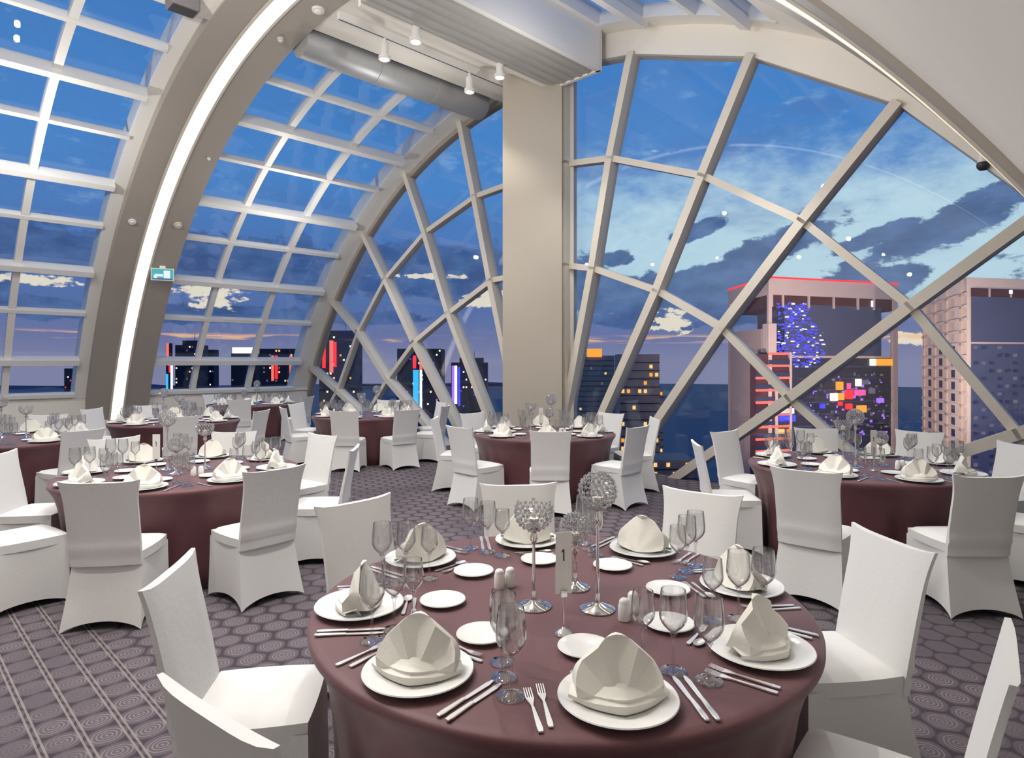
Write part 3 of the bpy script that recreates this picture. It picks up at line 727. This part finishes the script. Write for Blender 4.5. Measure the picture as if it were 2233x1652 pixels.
def tower_grid():
    Yc = 120.0; k = Yc / F
    n0 = ray(2108, 604, Yc); l0 = ray(2012, 612, 150.0); r0 = ray(2420, 600, 128.0)
    zt = n0.z; N = Vector((n0.x, n0.y, 0)); L = Vector((l0.x, l0.y, 0)); Rr = Vector((r0.x, r0.y, 0))
    dr, dl = Rr - N, L - N; lr, ll = dr.length, dl.length; dr.normalize(); dl.normalize()
    t_ = empty('grid_tower'); tag(t_, 'beige tower with a grid of square windows at the right edge', 'building')
    def bx_(a0, a1, b0, b1, z0, z1, name, mm):
        poly = [N + dr * a0 + dl * b0, N + dr * a1 + dl * b0, N + dr * a1 + dl * b1, N + dr * a0 + dl * b1]
        return MB().prism([p + UP * z0 for p in poly], UP * (z1 - z0)).build(name, mm, t_)
    zpx = lambda v_: H + (V0 - v_) * k
    bx_(0, lr, 0, ll, GZ, zt, 'body', M['t_beige'])
    bx_(1.0, lr, -.25, .2, GZ, zpx(628), 'curtain_glass', M['t_slate'])
    bx_(1.0, lr, -.35, .2, zpx(646), zpx(628), 'recess', M['t_wine'])
    bx_(.8, lr, -.4, .3, zpx(749), zpx(745), 'ledge', M['t_frame'])
    for i in range(4): bx_(5 + i * 5.2, 5.5 + i * 5.2, -.45, .2, zpx(646), zpx(628), 'fin', M['t_frame'])
    bx_(10, 10.8, -.5, .2, zpx(638), zpx(630), 'lamp', M['glow_white'])
    # window grid on the beige face: every window is a recessed pane in a proud surround
    cols = (.20, .47, .74); zr = zpx(640); dz = 25.0 * 135 / F
    for r_ in range(15):
        z = zpx(652) - r_ * dz * .97
        for c_ in cols:
            b0 = ll * (1 - c_) 
            lit_ = M['w_dim'] if r_ < 5 else M['t_navy']
            hw = 1.05
            MB().prism([N + dl * (b0 - hw) - dr * .12 + UP * (z - .8), N + dl * (b0 + hw) - dr * .12 + UP * (z - .8), N + dl * (b0 + hw) - dr * .12 + UP * (z + .8), N + dl * (b0 - hw) - dr * .12 + UP * (z + .8)], dr * .3).build('window', M['t_navy'] if r_ > 3 else M['t_frame'], t_)
    for r_ in range(16):
        z = zpx(640) - r_ * dz * .97
        bx_(-.35, .1, 0, ll, z - .28, z + .28, 'window_sill_band', M['t_beige'])
    for c_ in (.05, .335, .605, .90):
        b0 = ll * (1 - c_); bx_(-.35, .1, b0 - .7, b0 + .7, GZ, zt, 'pier', M['t_beige'])
    rnd = random.Random(8); q = MB(); q2 = MB()
    for i in range(14):
        for j in range(26):
            a_ = 2 + i * 1.9; z = zpx(757) - j * 1.5
            MBx = q if (i + j) % 3 else q2
            if rnd.random() < .5: MBx.box(N + dr * a_ - dl * .32 + UP * z, .5, .06, .30, dr, dl, UP)
    tag(q.build('dim_windows', M['t_navy'], t_), kind='stuff'); tag(q2.build('grey_windows', M['w_dim'], t_), kind='stuff')
tower_grid()

# ------------------------------------------------------------------ prototypes: chair
def grid_faces(nx, ny, o=0): return [(o + j * (nx + 1) + i, o + j * (nx + 1) + i + 1, o + (j + 1) * (nx + 1) + i + 1, o + (j + 1) * (nx + 1) + i) for j in range(ny) for i in range(nx)]
def make_chair():
    root = empty('banquet_chair'); tag(root, 'x', 'chair')
    # backrest: slab leaning back, wider at the top with pointed corners
    b_ = MB(); nx, nz = 10, 16
    def back_pt(u, w_, side):
        z = .385 + .535 * w_
        hw = .205 + .006 * w_ + .022 * max(0, (w_ - .72) / .28) ** 2
        y = -.195 - .085 * w_ - .02 * w_ * w_
        x = (2 * u - 1) * hw
        top = max(0, (w_ - .8) / .2)
        z += top * (.016 * abs(2 * u - 1) ** 4 - .004)
        th = .026 - .010 * w_
        edge = 1 - abs(2 * u - 1) ** 6 * .55
        bow = .010 * (1 - (2 * u - 1) ** 2) * (w_ * (1 - w_) * 4)
        if side > 0: return (x, y + th * edge - bow * .4, z)
        crease = .010 * math.exp(-((w_ - .20) / .045) ** 2) + .008 * math.exp(-((w_ - .03) / .04) ** 2)
        return (x, y - th * edge - crease + bow * .6, z)
    for sd in (1, -1):
        vs = [back_pt(i / nx, j / nz, sd) for j in range(nz + 1) for i in range(nx + 1)]
        b_.add(vs, grid_faces(nx, nz))
    n0 = (nx + 1) * (nz + 1)
    ed = [j * (nx + 1) for j in range(nz + 1)]
    for col in (0, nx):
        b_.f += [(j * (nx + 1) + col, (j + 1) * (nx + 1) + col, n0 + (j + 1) * (nx + 1) + col, n0 + j * (nx + 1) + col) for j in range(nz)]
    for row in (0, nz):
        b_.f += [(row * (nx + 1) + i, row * (nx + 1) + i + 1, n0 + row * (nx + 1) + i + 1, n0 + row * (nx + 1) + i) for i in range(nx)]
    b_.m = [0] * len(b_.f)
    b_.build('backrest', M['fabric'], root, smooth=True, angle=50)
    # seat cushion
    s_ = MB(); nx = ny = 10; T = []; B_ = []
    for j in range(ny + 1):
        for i in range(nx + 1):
            u, w_ = 2 * i / nx - 1, 2 * j / ny - 1
            sx = u * (1 - .06 * w_ * w_ * abs(u)); 
            e_ = max(abs(u), abs(w_)) ** 8
            T.append((.215 * sx, .008 + .205 * w_ * (1 - .04 * u * u), .482 - .020 * e_ + .006 * (1 - u * u) * (1 - w_ * w_)))
            B_.append((.213 * sx, .008 + .203 * w_ * (1 - .04 * u * u), .405))
    s_.add(T, grid_faces(nx, ny)); s_.add(B_, grid_faces(nx, ny)); n1 = (nx + 1) * (ny + 1)
    rim = [i for i in range(nx)] + [j * (nx + 1) + nx for j in range(ny)] + [ny * (nx + 1) + nx - i for i in range(nx)] + [(ny - j) * (nx + 1) for j in range(ny)]
    for p, q in zip(rim, rim[1:] + rim[:1]): s_.f.append((p, q, n1 + q, n1 + p))
    s_.m = [0] * len(s_.f)
    s_.build('seat', M['fabric'], root, smooth=True, angle=60)
    # skirt: four stretched panels, hem arched between the feet
    k_ = MB(); nu, nv = 12, 8
    top = [(-.208, .206), (.208, .206), (.200, -.198), (-.200, -.198)]
    bot = [(-.218, .214), (.218, .214), (.232, -.285), (-.232, -.285)]
    for q in range(4):
        a0, a1, b0, b1 = top[q], top[(q + 1) % 4], bot[q], bot[(q + 1) % 4]
        ex, ey = a1[0] - a0[0], a1[1] - a0[1]; ln = math.hypot(ex, ey); nxn, nyn = ey / ln, -ex / ln
        if nxn * (a0[0] + a1[0]) + nyn * (a0[1] + a1[1]) > 0: nxn, nyn = -nxn, -nyn
        vs = []
        for j in range(nv + 1):
            w_ = j / nv
            for i in range(nu + 1):
                u = i / nu; arch = (4 * u * (1 - u))
                tx, ty = a0[0] + (a1[0] - a0[0]) * u, a0[1] + (a1[1] - a0[1]) * u
                bx2, by2 = b0[0] + (b1[0] - b0[0]) * u, b0[1] + (b1[1] - b0[1]) * u
                ww = w_ ** 1.25
                inn = .030 * arch * w_ 
                x, y = tx + (bx2 - tx) * ww + nxn * inn, ty + (by2 - ty) * ww + nyn * inn
                zb = .004 + .050 * arch ** .75
                vs.append((x, y, .425 + (zb - .425) * w_))
        k_.add(vs, grid_faces(nu, nv))
    k_.build('skirt', M['fabric'], root, smooth=True, angle=40)
    return Kind(root)
chair = make_chair()

# ------------------------------------------------------------------ prototypes: table
def make_table():
    root = empty('banquet_table'); tag(root, 'x', 'table')
    rnd = random.Random(3)
    ph = [rnd.uniform(0, 6.28) for _ in range(4)]
    def fold(r, z, a):
        k = max(0, (.70 - z) / .70)
        if z > .70 or r < .5: return r
        return r + k * (.015 * math.sin(22 * a + ph[0]) + .010 * math.sin(31 * a + ph[1]) + .006 * math.sin(9 * a + ph[2])) 
    prof = [(0.0, .75), (.5, .75), (.88, .75), (.905, .747), (.914, .738), (.914, .72), (.897, .695), (.868, .64), (.842, .55), (.824, .44), (.810, .30), (.802, .15), (.80, .006)]
    MB().lathe(prof, 180, fold=fold).build('tablecloth', M['cloth'], root, smooth=True)
    MB().lathe([(0, .70), (.87, .70), (.87, .735), (0, .735)], 48).build('tabletop', M['dark'], root)
    MB().lathe([(.30, 0), (.30, .03), (.06, .06), (.05, .66), (.22, .70), (0, .70)], 24).build('pedestal', M['dark'], root)
    return Kind(root)
table = make_table()

# ------------------------------------------------------------------ prototypes: tableware (origin on the cloth, +y toward the table centre)
def single(name, cat, mb, mm, smooth=True, angle=40):
    o = mb.build(name, mm, smooth=smooth, angle=angle); tag(o, 'x', cat); return Kind(o)
plate_k = single('dinner_plate', 'plate', MB().lathe([(0, .002), (.085, .002), (.10, .006), (.155, .017), (.160, .019), (.158, .022), (.150, .021), (.105, .012), (.098, .009), (0, .009)], 56), M['china'])
side_k = single('side_plate', 'plate', MB().lathe([(0, .002), (.05, .002), (.082, .012), (.086, .014), (.084, .017), (.055, .008), (0, .008)], 44), M['china'])
def make_napkin(seed=0):
    """a folded napkin stood up as a fan: pleated front leaning back, rear face, and a turned-up band at its foot"""
    rnd = random.Random(seed); root = empty('folded_napkin'); tag(root, 'x', 'napkin')
    b_ = MB(); ns = 28; nr = 6; tri = lambda x: abs((x / pi + .5) % 2 - 1) * 2 - 1
    lift = lambda x, y: max(0, math.hypot(x, y) - .096) * .26
    def spoke(i, r_, back):
        f_ = i / ns; ph = R(-84 + 168 * f_)
        L = .150 * (1 - .18 * abs(math.sin(ph)) ** 3) * (1 + .05 * math.sin(5 * f_ * pi))
        x = math.sin(ph) * L * r_ * .92; zz = math.cos(ph) * L * r_ * 1.02
        zig = (.013 * tri(f_ * pi * 7) * r_) * (1 if not back else .3)
        if not back: y = -.050 + .060 * (zz / .15) + zig + .02 * (abs(x) / .14) ** 2 
        else: y = .075 - .062 * (zz / .15) + zig * .5 - .03 * (abs(x) / .14) ** 2
        return (x, y, max(0, zz) + lift(x, y))
    for back in (0, 1):
        vs = [spoke(i, j / nr, back) if j else (0, -.050 if not back else .075, 0) for j in range(nr + 1) for i in range(ns + 1)]
        b_.add(vs, grid_faces(ns, nr))
    n1 = (ns + 1) * (nr + 1)
    o_ = nr * (ns + 1)
    for i in range(ns): b_.f.append((o_ + i, o_ + i + 1, n1 + o_ + i + 1, n1 + o_ + i))
    b_.m = [0] * len(b_.f)
    b_.build('fan', M['napkin'], root, smooth=True, angle=24)
    # foot band: two layered wings sweeping to a point toward the diner
    w_ = MB()
    for k, (ex, z0) in enumerate(((.134, .0), (.114, .012))):
        pts = []
        for i in range(13):
            u = i / 6 - 1
            pts.append((ex * u, -.090 + .075 * abs(u) ** 1.4 + .010 * k, z0 + .010 + .012 * (1 - abs(u))))
        bk = [(p[0] * .9, p[1] + .050 - .012 * abs(p[0]) / .14, z0 + .022 + .018 * (1 - abs(p[0]) / .14)) for p in pts]
        lo = [(p[0], p[1] + .002, z0) for p in pts]
        lb_ = [(p[0] * .9, p[1] + .052, z0) for p in pts]
        lo, pts, bk, lb_ = [[(x, y, z + lift(x, y)) for x, y, z in q_] for q_ in (lo, pts, bk, lb_)]
        w_.add(lo + pts + bk + lb_, [(r_ * 13 + i, r_ * 13 + i + 1, (r_ + 1) * 13 + i + 1, (r_ + 1) * 13 + i) for r_ in range(3) for i in range(12)])
    w_.build('foot_fold', M['napkin'], root, smooth=True, angle=38)
    return Kind(root)
napkin_k = make_napkin()
def stemglass(name, h_, rb, base, bowl_z, rim):
    root = empty(name); tag(root, 'x', 'glass')
    MB().lathe([(0, 0), (base, .0), (base, .003), (base * .5, .007), (.006, .014), (.0045, .03), (.0042, bowl_z - .02), (.008, bowl_z - .004), (.012, bowl_z)], 24).build('stem', M['stem'], root, smooth=True, angle=50)
    hb = h_ - bowl_z; pr = []
    for i in range(13):
        t_ = i / 12
        r_ = rb * math.sin(min(1, t_ / .42) * pi / 2) ** .75 if t_ < .42 else rb + (rim - rb) * ((t_ - .42) / .58) ** 1.5
        pr.append((max(.004, r_), bowl_z + hb * t_))
    inner = [(max(.002, r_ - .0016), z + .0016) for r_, z in pr[::-1]]
    MB().lathe(pr + inner, 28).build('bowl', M['stem'], root, smooth=True, angle=60)
    return Kind(root)
goblet_k = stemglass('water_goblet', .240, .042, .039, .108, .036)
wine_k = stemglass('wine_glass', .238, .041, .038, .112, .036)
white_k = stemglass('small_wine_glass', .215, .036, .035, .105, .031)
def flat(pts, th, z=.001): return [Vector((x, y, z)) for x, y in pts], Vector((0, 0, th))
def make_knife(L=.225):
    root = empty('table_knife'); tag(root, 'x', 'knife')
    p, o = flat([(-.006, -L * .5), (.006, -L * .5), (.0085, -L * .42), (.006, -.01), (-.006, -.01), (-.0085, -L * .42)], .006)
    soften(MB().prism(p, o).build('handle', M['silver'], root), .002)
    p, o = flat([(-.006, -.012), (.006, -.012), (.007, .01), (.009, L * .38), (.004, L * .49), (-.003, L * .5), (-.007, L * .4)], .002, .002)
    MB().prism(p, o).build('blade', M['silver'], root); return Kind(root)
def make_fork(L=.20, name='table_fork', w_=.013):
    root = empty(name); tag(root, 'x', 'fork')
    p, o = flat([(-.006, -L * .5), (.006, -L * .5), (.0075, -L * .42), (.0032, L * .1), (w_ * .8, L * .24), (w_ * .8, L * .28), (-w_ * .8, L * .28), (-w_ * .8, L * .24), (-.0032, L * .1), (-.0075, -L * .42)], .004)
    MB().prism(p, o).build('handle', M['silver'], root)
    tn = MB()
    for k in range(4):
        x = (k - 1.5) * w_ * .48
        tn.prism([Vector((x - .0017, L * .27, .001)), Vector((x + .0017, L * .27, .001)), Vector((x + .001, L * .5, .006)), Vector((x - .001, L * .5, .006))], (0, 0, .003))
    tn.build('tines', M['silver'], root); return Kind(root)
def make_spoon(L=.175):
    root = empty('dessert_spoon'); tag(root, 'x', 'spoon')
    p, o = flat([(-.005, -L * .5), (.005, -L * .5), (.007, -L * .43), (.003, L * .2), (-.003, L * .2), (-.007, -L * .43)], .004)
    MB().prism(p, o).build('handle', M['silver'], root)
    b_ = MB(); vs = []; n = 14
    for r_, z in ((1, .007), (.75, .004), (.4, .002), (.02, .0015)):
        vs += [(.017 * r_ * math.cos(2 * pi * i / n), L * .34 + .030 * r_ * math.sin(2 * pi * i / n), z) for i in range(n)]
    b_.add(vs, [(j * n + i, j * n + (i + 1) % n, (j + 1) * n + (i + 1) % n, (j + 1) * n + i) for j in range(3) for i in range(n)])
    b_.build('bowl', M['silver'], root, smooth=True); return Kind(root)
knife_k, fork_k, dfork_k, spoon_k = make_knife(), make_fork(), make_fork(.165, 'dessert_fork', .011), make_spoon()
def make_globe(h_, gr, base=.062, open_top=False):
    """a tall candle holder: crystal globe of strung beads on a slender stem and domed foot"""
    root = empty('crystal_globe_holder'); tag(root, 'x', 'candle holder')
    MB().lathe([(0, 0), (base, 0), (base, .004), (base * .85, .010), (base * .4, .020), (.012, .026), (.010, .05), (.007, .06)], 32).build('foot', M['chrome'], root, smooth=True, angle=50)
    zc = h_ - gr
    MB().lathe([(.007, .055), (.0075, .10), (.006, .30 * h_), (.0055, zc - gr - .055), (.009, zc - gr - .045), (.016, zc - gr - .03), (.010, zc - gr - .012), (.013, zc - gr), (.03, zc - gr + .008), (0, zc - gr + .01)], 18).build('stem', M['chrome'], root, smooth=True, angle=60)
    bm = bmesh.new(); bmesh.ops.create_icosphere(bm, subdivisions=3, radius=gr)
    cage = MB(); beads = MB(); 
    keep = lambda p: not (open_top and p.z > gr * .45)
    for e in bm.edges:
        p, q = e.verts[0].co, e.verts[1].co
        if keep(p) and keep(q): cage.tube(p + Vector((0, 0, zc)), q + Vector((0, 0, zc)), .0009, 3)
    for v_ in bm.verts:
        if not keep(v_.co): continue
        p = v_.co + Vector((0, 0, zc)); r_ = gr * .125
        n = v_.co.normalized(); u_ = n.orthogonal().normalized(); w_ = n.cross(u_)
        pts = [p + u_ * r_, p + w_ * r_, p - u_ * r_, p - w_ * r_, p + n * r_ * .8, p - n * r_ * .8]
        beads.add(pts, [(0, 1, 4), (1, 2, 4), (2, 3, 4), (3, 0, 4), (1, 0, 5), (2, 1, 5), (3, 2, 5), (0, 3, 5)])
    bm.free()
    cage.build('wire_cage', M['chrome'], root)
    tag(beads.build('crystal_beads', M['crystal'], root), kind='stuff')
    MB().lathe([(0, zc - gr + .012), (.020, zc - gr + .012), (.020, zc - gr * .35), (.004, zc - gr * .33), (0, zc - gr * .2)], 16).build('candle', M['candle'], root, smooth=True, angle=40)
    return Kind(root)
def make_shaker(name):
    root = empty(name); tag(root, 'x', 'shaker')
    MB().lathe([(0, 0), (.021, 0), (.022, .004), (.021, .05), (.018, .058), (0, .058)], 24).build('body', M['china'], root, smooth=True, angle=40)
    MB().lathe([(.0185, .056), (.018, .066), (.012, .074), (0, .076)], 24).build('cap', M['white'], root, smooth=True, angle=60); return Kind(root)
salt_k, pepper_k = make_shaker('salt_shaker'), make_shaker('pepper_shaker')
def make_number():
    root = empty('table_number_stand'); tag(root, 'x', 'table number')
    MB().lathe([(0, 0), (.030, 0), (.030, .004), (.022, .012), (.010, .018), (.004, .024), (0, .026)], 24).build('foot', M['chrome'], root, smooth=True, angle=50)
    MB().tube((0, 0, .02), (0, 0, .14), .0028, 10).build('rod', M['chrome'], root, smooth=True, angle=40)
    MB().box((0, 0, .135), .010, .008, .010).build('clip', M['chrome'], root)
    cd = MB().box((0, 0, .236), .027, .0012, .102).build('card', M['card'], root)
    nm = MB().box((0, -.0015, .262), .0022, .0006, .019); nm.prism([Vector((-.0022, -.0021, .281)), Vector((-.0022, -.0021, .275)), Vector((-.0075, -.0021, .269)), Vector((-.0075, -.0021, .274))], (0, .001, 0))
    n_ = nm.build('numeral', M['ink'], cd)
    return Kind(root)
number_k = make_number()

# ------------------------------------------------------------------ lay the room out
SEATS1 = [  # angle of the seat round the nearest table, words for it
    (-82.1, 'front edge of the front table, nearest the viewer'),
    (-37.1, 'right front of the front table, beside the cropped chair'),
    (7.9, 'right side of the front table, before the big chair'),
    (52.9, 'back right of the front table'),
    (97.9, 'middle back of the front table'),
    (142.9, 'back left of the front table'),
    (187.9, 'left side of the front table'),
    (232.9, 'front left of the front table, before the tan chair back'),
]
T1 = Vector((.178, 2.396, 0))
TABLES = [
    ('the table left of the front table', Vector((-2.73, 5.20, 0)), -82.0),
    ('the table before the red lit tower', Vector((3.05, 5.50, 0)), -87.0),
    ('the table before the column', Vector((.41, 8.08, 0)), 0.0),
    ('the table before the left lattice', Vector((-2.50, 10.8, 0)), -95.0),
    ('the farthest table', Vector((-5.67, 13.7, 0)), -75.0),
    ('the left edge table', Vector((-5.95, 7.40, 0)), -25.0),
    ('the table by the rib foot', Vector((-5.2, 9.70, 0)), -60.0),
]
SIDES = ['near', 'near right', 'right', 'far right', 'far', 'far left', 'left', 'near left']
def side_word(c, deg):
    ref = math.degrees(math.atan2(-c.y, -c.x))
    return SIDES[int(round(((deg - ref) % 360) / 45)) % 8] + ' side of '
TZ = .7515
def face(c, p): return math.atan2(c.y - p.y, c.x - p.x) - pi / 2
table.put(T1, 0, 'nearest round table under a floor length maroon cloth, fully laid')
for i, (nm, c, a0) in enumerate(TABLES):
    table.put(c, R(37 * i), 'maroon clothed round table, ' + nm)

def polar(c, deg, r_): return Vector((c.x + r_ * math.cos(R(deg)), c.y + r_ * math.sin(R(deg)), TZ))
def place_setting(c, deg, words, full, group=None):
    """everything one diner has; +y of each piece points at the table centre"""
    rz = R(deg) + pi / 2
    inw = Vector((-math.cos(R(deg)), -math.sin(R(deg)), 0)); rt = Vector((inw.y, -inw.x, 0))   # rt = the diner's right
    def lab(a, grp): return (a + ', ' + words, (grp + ' ' + group) if group else None)
    pc_ = polar(c, deg, .743)
    j = (lambda s_: random.uniform(-s_, s_))
    l, g_ = lab('white dinner plate', 'dinner plates'); plate_k.put(pc_, rz, l, g_)
    l, g_ = lab('ivory fan folded napkin', 'napkins'); napkin_k.put(pc_ + UP * .0135, rz + (.5 if full > 1 and 230 < deg < 236 else j(.25)), l, g_)
    l, g_ = lab('small white side plate', 'side plates'); side_k.put(polar(c, deg + j(2), .44), rz, l, g_)
    for kd, dd, rr, tx in ((goblet_k, 23, .735, 'tall clear goblet'), (wine_k, 19.2, .645, 'clear wine glass'), (white_k, 15.0, .562, 'smaller clear wine glass')):
        l, g_ = lab(tx, tx + ' set'); kd.put(polar(c, deg + dd + j(.5), rr + j(.003)), rz + j(3), l, g_)
    if full >= 1:
        ri = pi
        for kd, off, tx in ((knife_k, .195, 'inner steel knife'), (fork_k, -.195, 'inner steel fork')):
            l, g_ = lab(tx if full > 1 else tx.replace('inner ', ''), tx.split()[-1] + 's'); kd.put(pc_ + rt * off + inw * (.0 + j(.01)), rz + j(.05), l, g_)
    if full >= 2:
        for kd, off, tx in ((knife_k, .225, 'outer steel knife'), (fork_k, -.228, 'outer steel fork')):
            l, g_ = lab(tx, tx); kd.put(pc_ + rt * off + inw * -.01, rz + j(.05), l, g_)
        l, g_ = lab('dessert fork', ''); dfork_k.put(polar(c, deg, .545) + rt * j(.02), rz + pi / 2 + j(.12) + pi, l, g_)
        l, g_ = lab('dessert spoon', ''); spoon_k.put(polar(c, deg, .575) + rt * j(.02), rz + pi / 2 + j(.12), l, g_)
for deg, words in SEATS1: place_setting(T1, deg, words, 2)
for i, (nm, c, a0) in enumerate(TABLES):
    for k in range(8): place_setting(c, a0 + 45 * k, side_word(c, a0 + 45 * k) + nm, 1 if i < 3 else 0, 'on ' + nm)

# centrepieces
gA, gB, gC = make_globe(.42, .070, .066, True), make_globe(.50, .068, .064), make_globe(.30, .060, .060)
CTR = [(gA, 'medium candle holder with open crystal bowl'), (gB, 'tallest candle holder with closed crystal globe'), (gC, 'shortest candle holder with crystal globe')]
gA.put(Vector((.080, 2.312, TZ)), .3, CTR[0][1] + ' on the front table'); gB.put(Vector((.312, 2.285, TZ)), .9, CTR[1][1] + ' on the front table'); gC.put(Vector((.252, 2.505, TZ)), 1.4, CTR[2][1] + ' on the front table')
number_k.put(Vector((.171, 2.075, TZ)), R(8), 'white table number card reading 1 on a chrome rod, front table')
salt_k.put(Vector((.392, 2.19, TZ)), 0, 'white salt shaker near the tallest candle holder'); pepper_k.put(Vector((.435, 2.255, TZ)), 0, 'white pepper shaker half hidden behind the salt shaker')
salt_k.put(Vector((-.050, 2.50, TZ)), 0, 'white shaker behind the goblets, left one of its pair'); pepper_k.put(Vector((-.008, 2.52, TZ)), 0, 'white shaker behind the goblets, right one of its pair')
for i, (nm, c, a0) in enumerate(TABLES):
    an = R(40 + 70 * i)
    for k, (kd, tx) in enumerate(CTR):
        a_ = an + k * 2.1; kd.put(Vector((c.x + .17 * math.cos(a_), c.y + .17 * math.sin(a_), TZ)), a_, tx + ' on ' + nm)
    if i < 3:
        number_k.put(Vector((c.x - .05, c.y - .30, TZ)), R(10), 'white table number card on a chrome rod, ' + nm)
        salt_k.put(Vector((c.x + .2, c.y - .22, TZ)), 0, 'white salt shaker on ' + nm); pepper_k.put(Vector((c.x + .25, c.y - .2, TZ)), 0, 'white pepper shaker on ' + nm)

# chairs: position of the top of the backrest, each turned to its table
CHAIRS = [
    (T1, [(-1.19, 2.20, 'white covered chair with seat showing, left of the front table'), (-.60, 1.345, 'covered chair seen from behind at the bottom left, tan in shade'),
          (-.80, 3.27, 'white covered chair at the back left of the front table'), (.04, 3.74, 'white covered chair centred behind the front table'),
          (1.06, 3.52, 'white covered chair at the back right of the front table'), (1.555, 2.59, 'big white covered chair on the right of the front table'),
          (1.235, 1.595, 'white covered chair cut off by the right frame edge')]),
    (TABLES[0][1], [(-2.52, 3.84, 'beige lit covered chair seen from behind beside the left front chair'), (-1.63, 4.30, 'covered chair seen from behind, turned left, behind the front left chairs'),
                    (-1.93, 6.30, 'white chair on the far right side of the table between rib and front table'), (-1.40, 5.32, 'grey shaded chair back seen edge on beside the white far right chair'),
                    (-2.92, 6.58, 'white chair back facing us across the table between rib and front table, right one'), (-3.80, 6.02, 'white chair back facing us across the table between rib and front table, left one'),
                    (-4.08, 5.02, 'white chair with inner seam and seat at the left frame edge'), (-3.50, 4.12, 'covered chair cut off at the left frame edge, skirt toward us')]),
    (TABLES[1][1], [(1.99, 4.25, 'covered chair seen squarely from behind, left of the red tower table'), (3.05, 4.02, 'cream lit covered chair seen from behind at the right edge'),
                    (1.80, 5.62, 'pale covered chair seen edge on at the left of the red tower table'), (2.26, 6.63, 'pale covered chair showing its seat in front of the red lit tower'),
                    (3.36, 6.92, 'white chair back facing us in front of the framed tower'), (4.30, 6.62, 'white chair back facing us in front of the grid tower'),
                    (4.05, 4.55, 'covered chair cut off by the right edge behind the cream lit chair'), (4.52, 5.6, 'covered chair at the far right edge of the red tower table')]),
    (TABLES[2][1], [(.41, 6.65, 'covered chair seen squarely from behind before the column table'), (-.59, 7.08, 'covered chair turned right at the front left of the column table'),
                    (1.42, 7.10, 'covered chair turned left at the front right of the column table'), (-.57, 9.06, 'small white chair back behind the column table, left of the column'),
                    (1.42, 9.02, 'small white chair back behind the column table, right of the column'), (-1.01, 8.22, 'covered chair seen from the side at the left of the column table'),
                    (1.86, 8.18, 'covered chair seen from the side at the right of the column table')]),
    (TABLES[3][1], [(-2.52, 9.42, 'grey shaded chair back at the front left of the crossed lattice table'), (-1.62, 9.66, 'grey shaded chair back at the front right of the crossed lattice table'),
                    (-1.30, 11.5, 'pale chair at the back right of the crossed lattice table'), (-2.40, 12.2, 'pale chair back facing us behind the crossed lattice table'),
                    (-3.85, 11.2, 'grey chair at the back left of the crossed lattice table'), (-3.66, 10.06, 'covered chair seen from the side at the left of the crossed lattice table'),
                    (-1.12, 10.5, 'covered chair seen edge on at the right of the crossed lattice table')]),
    (TABLES[4][1], [(-5.36, 12.32, 'small grey chair back before the farthest table'), (-6.50, 12.56, 'small grey chair at the left of the farthest table, seen from the side'),
                    (-4.35, 13.3, 'small chair at the right of the farthest table'), (-6.9, 14.4, 'small chair at the back of the farthest table, by the low wall')]),
    (TABLES[5][1], [(-4.62, 6.75, 'grey covered chair seen from behind at the left edge table'), 
                    (-6.45, 8.72, 'dim chair back facing us across the left edge table')]),
    (TABLES[6][1], [(-4.48, 8.48, 'dim chair back before the table at the foot of the rib'), (-6.2, 10.7, 'dim chair back facing us behind the table at the foot of the rib'),
                    (-6.62, 9.88, 'pale chair back at the left of the table at the foot of the rib'), (-3.80, 9.5, 'dim chair at the right of the table at the foot of the rib')]),
]
CBACK = .288
for c, lst in CHAIRS:
    for x, y, lb in lst:
        p = Vector((x, y, 0)); d = (c - p); d.z = 0; rr = max(d.length, 1.34 if c is T1 else 1.385); d.normalize(); p = c - d * rr; p.z = 0
        chair.put(p + d * CBACK, face(c, p), lb)
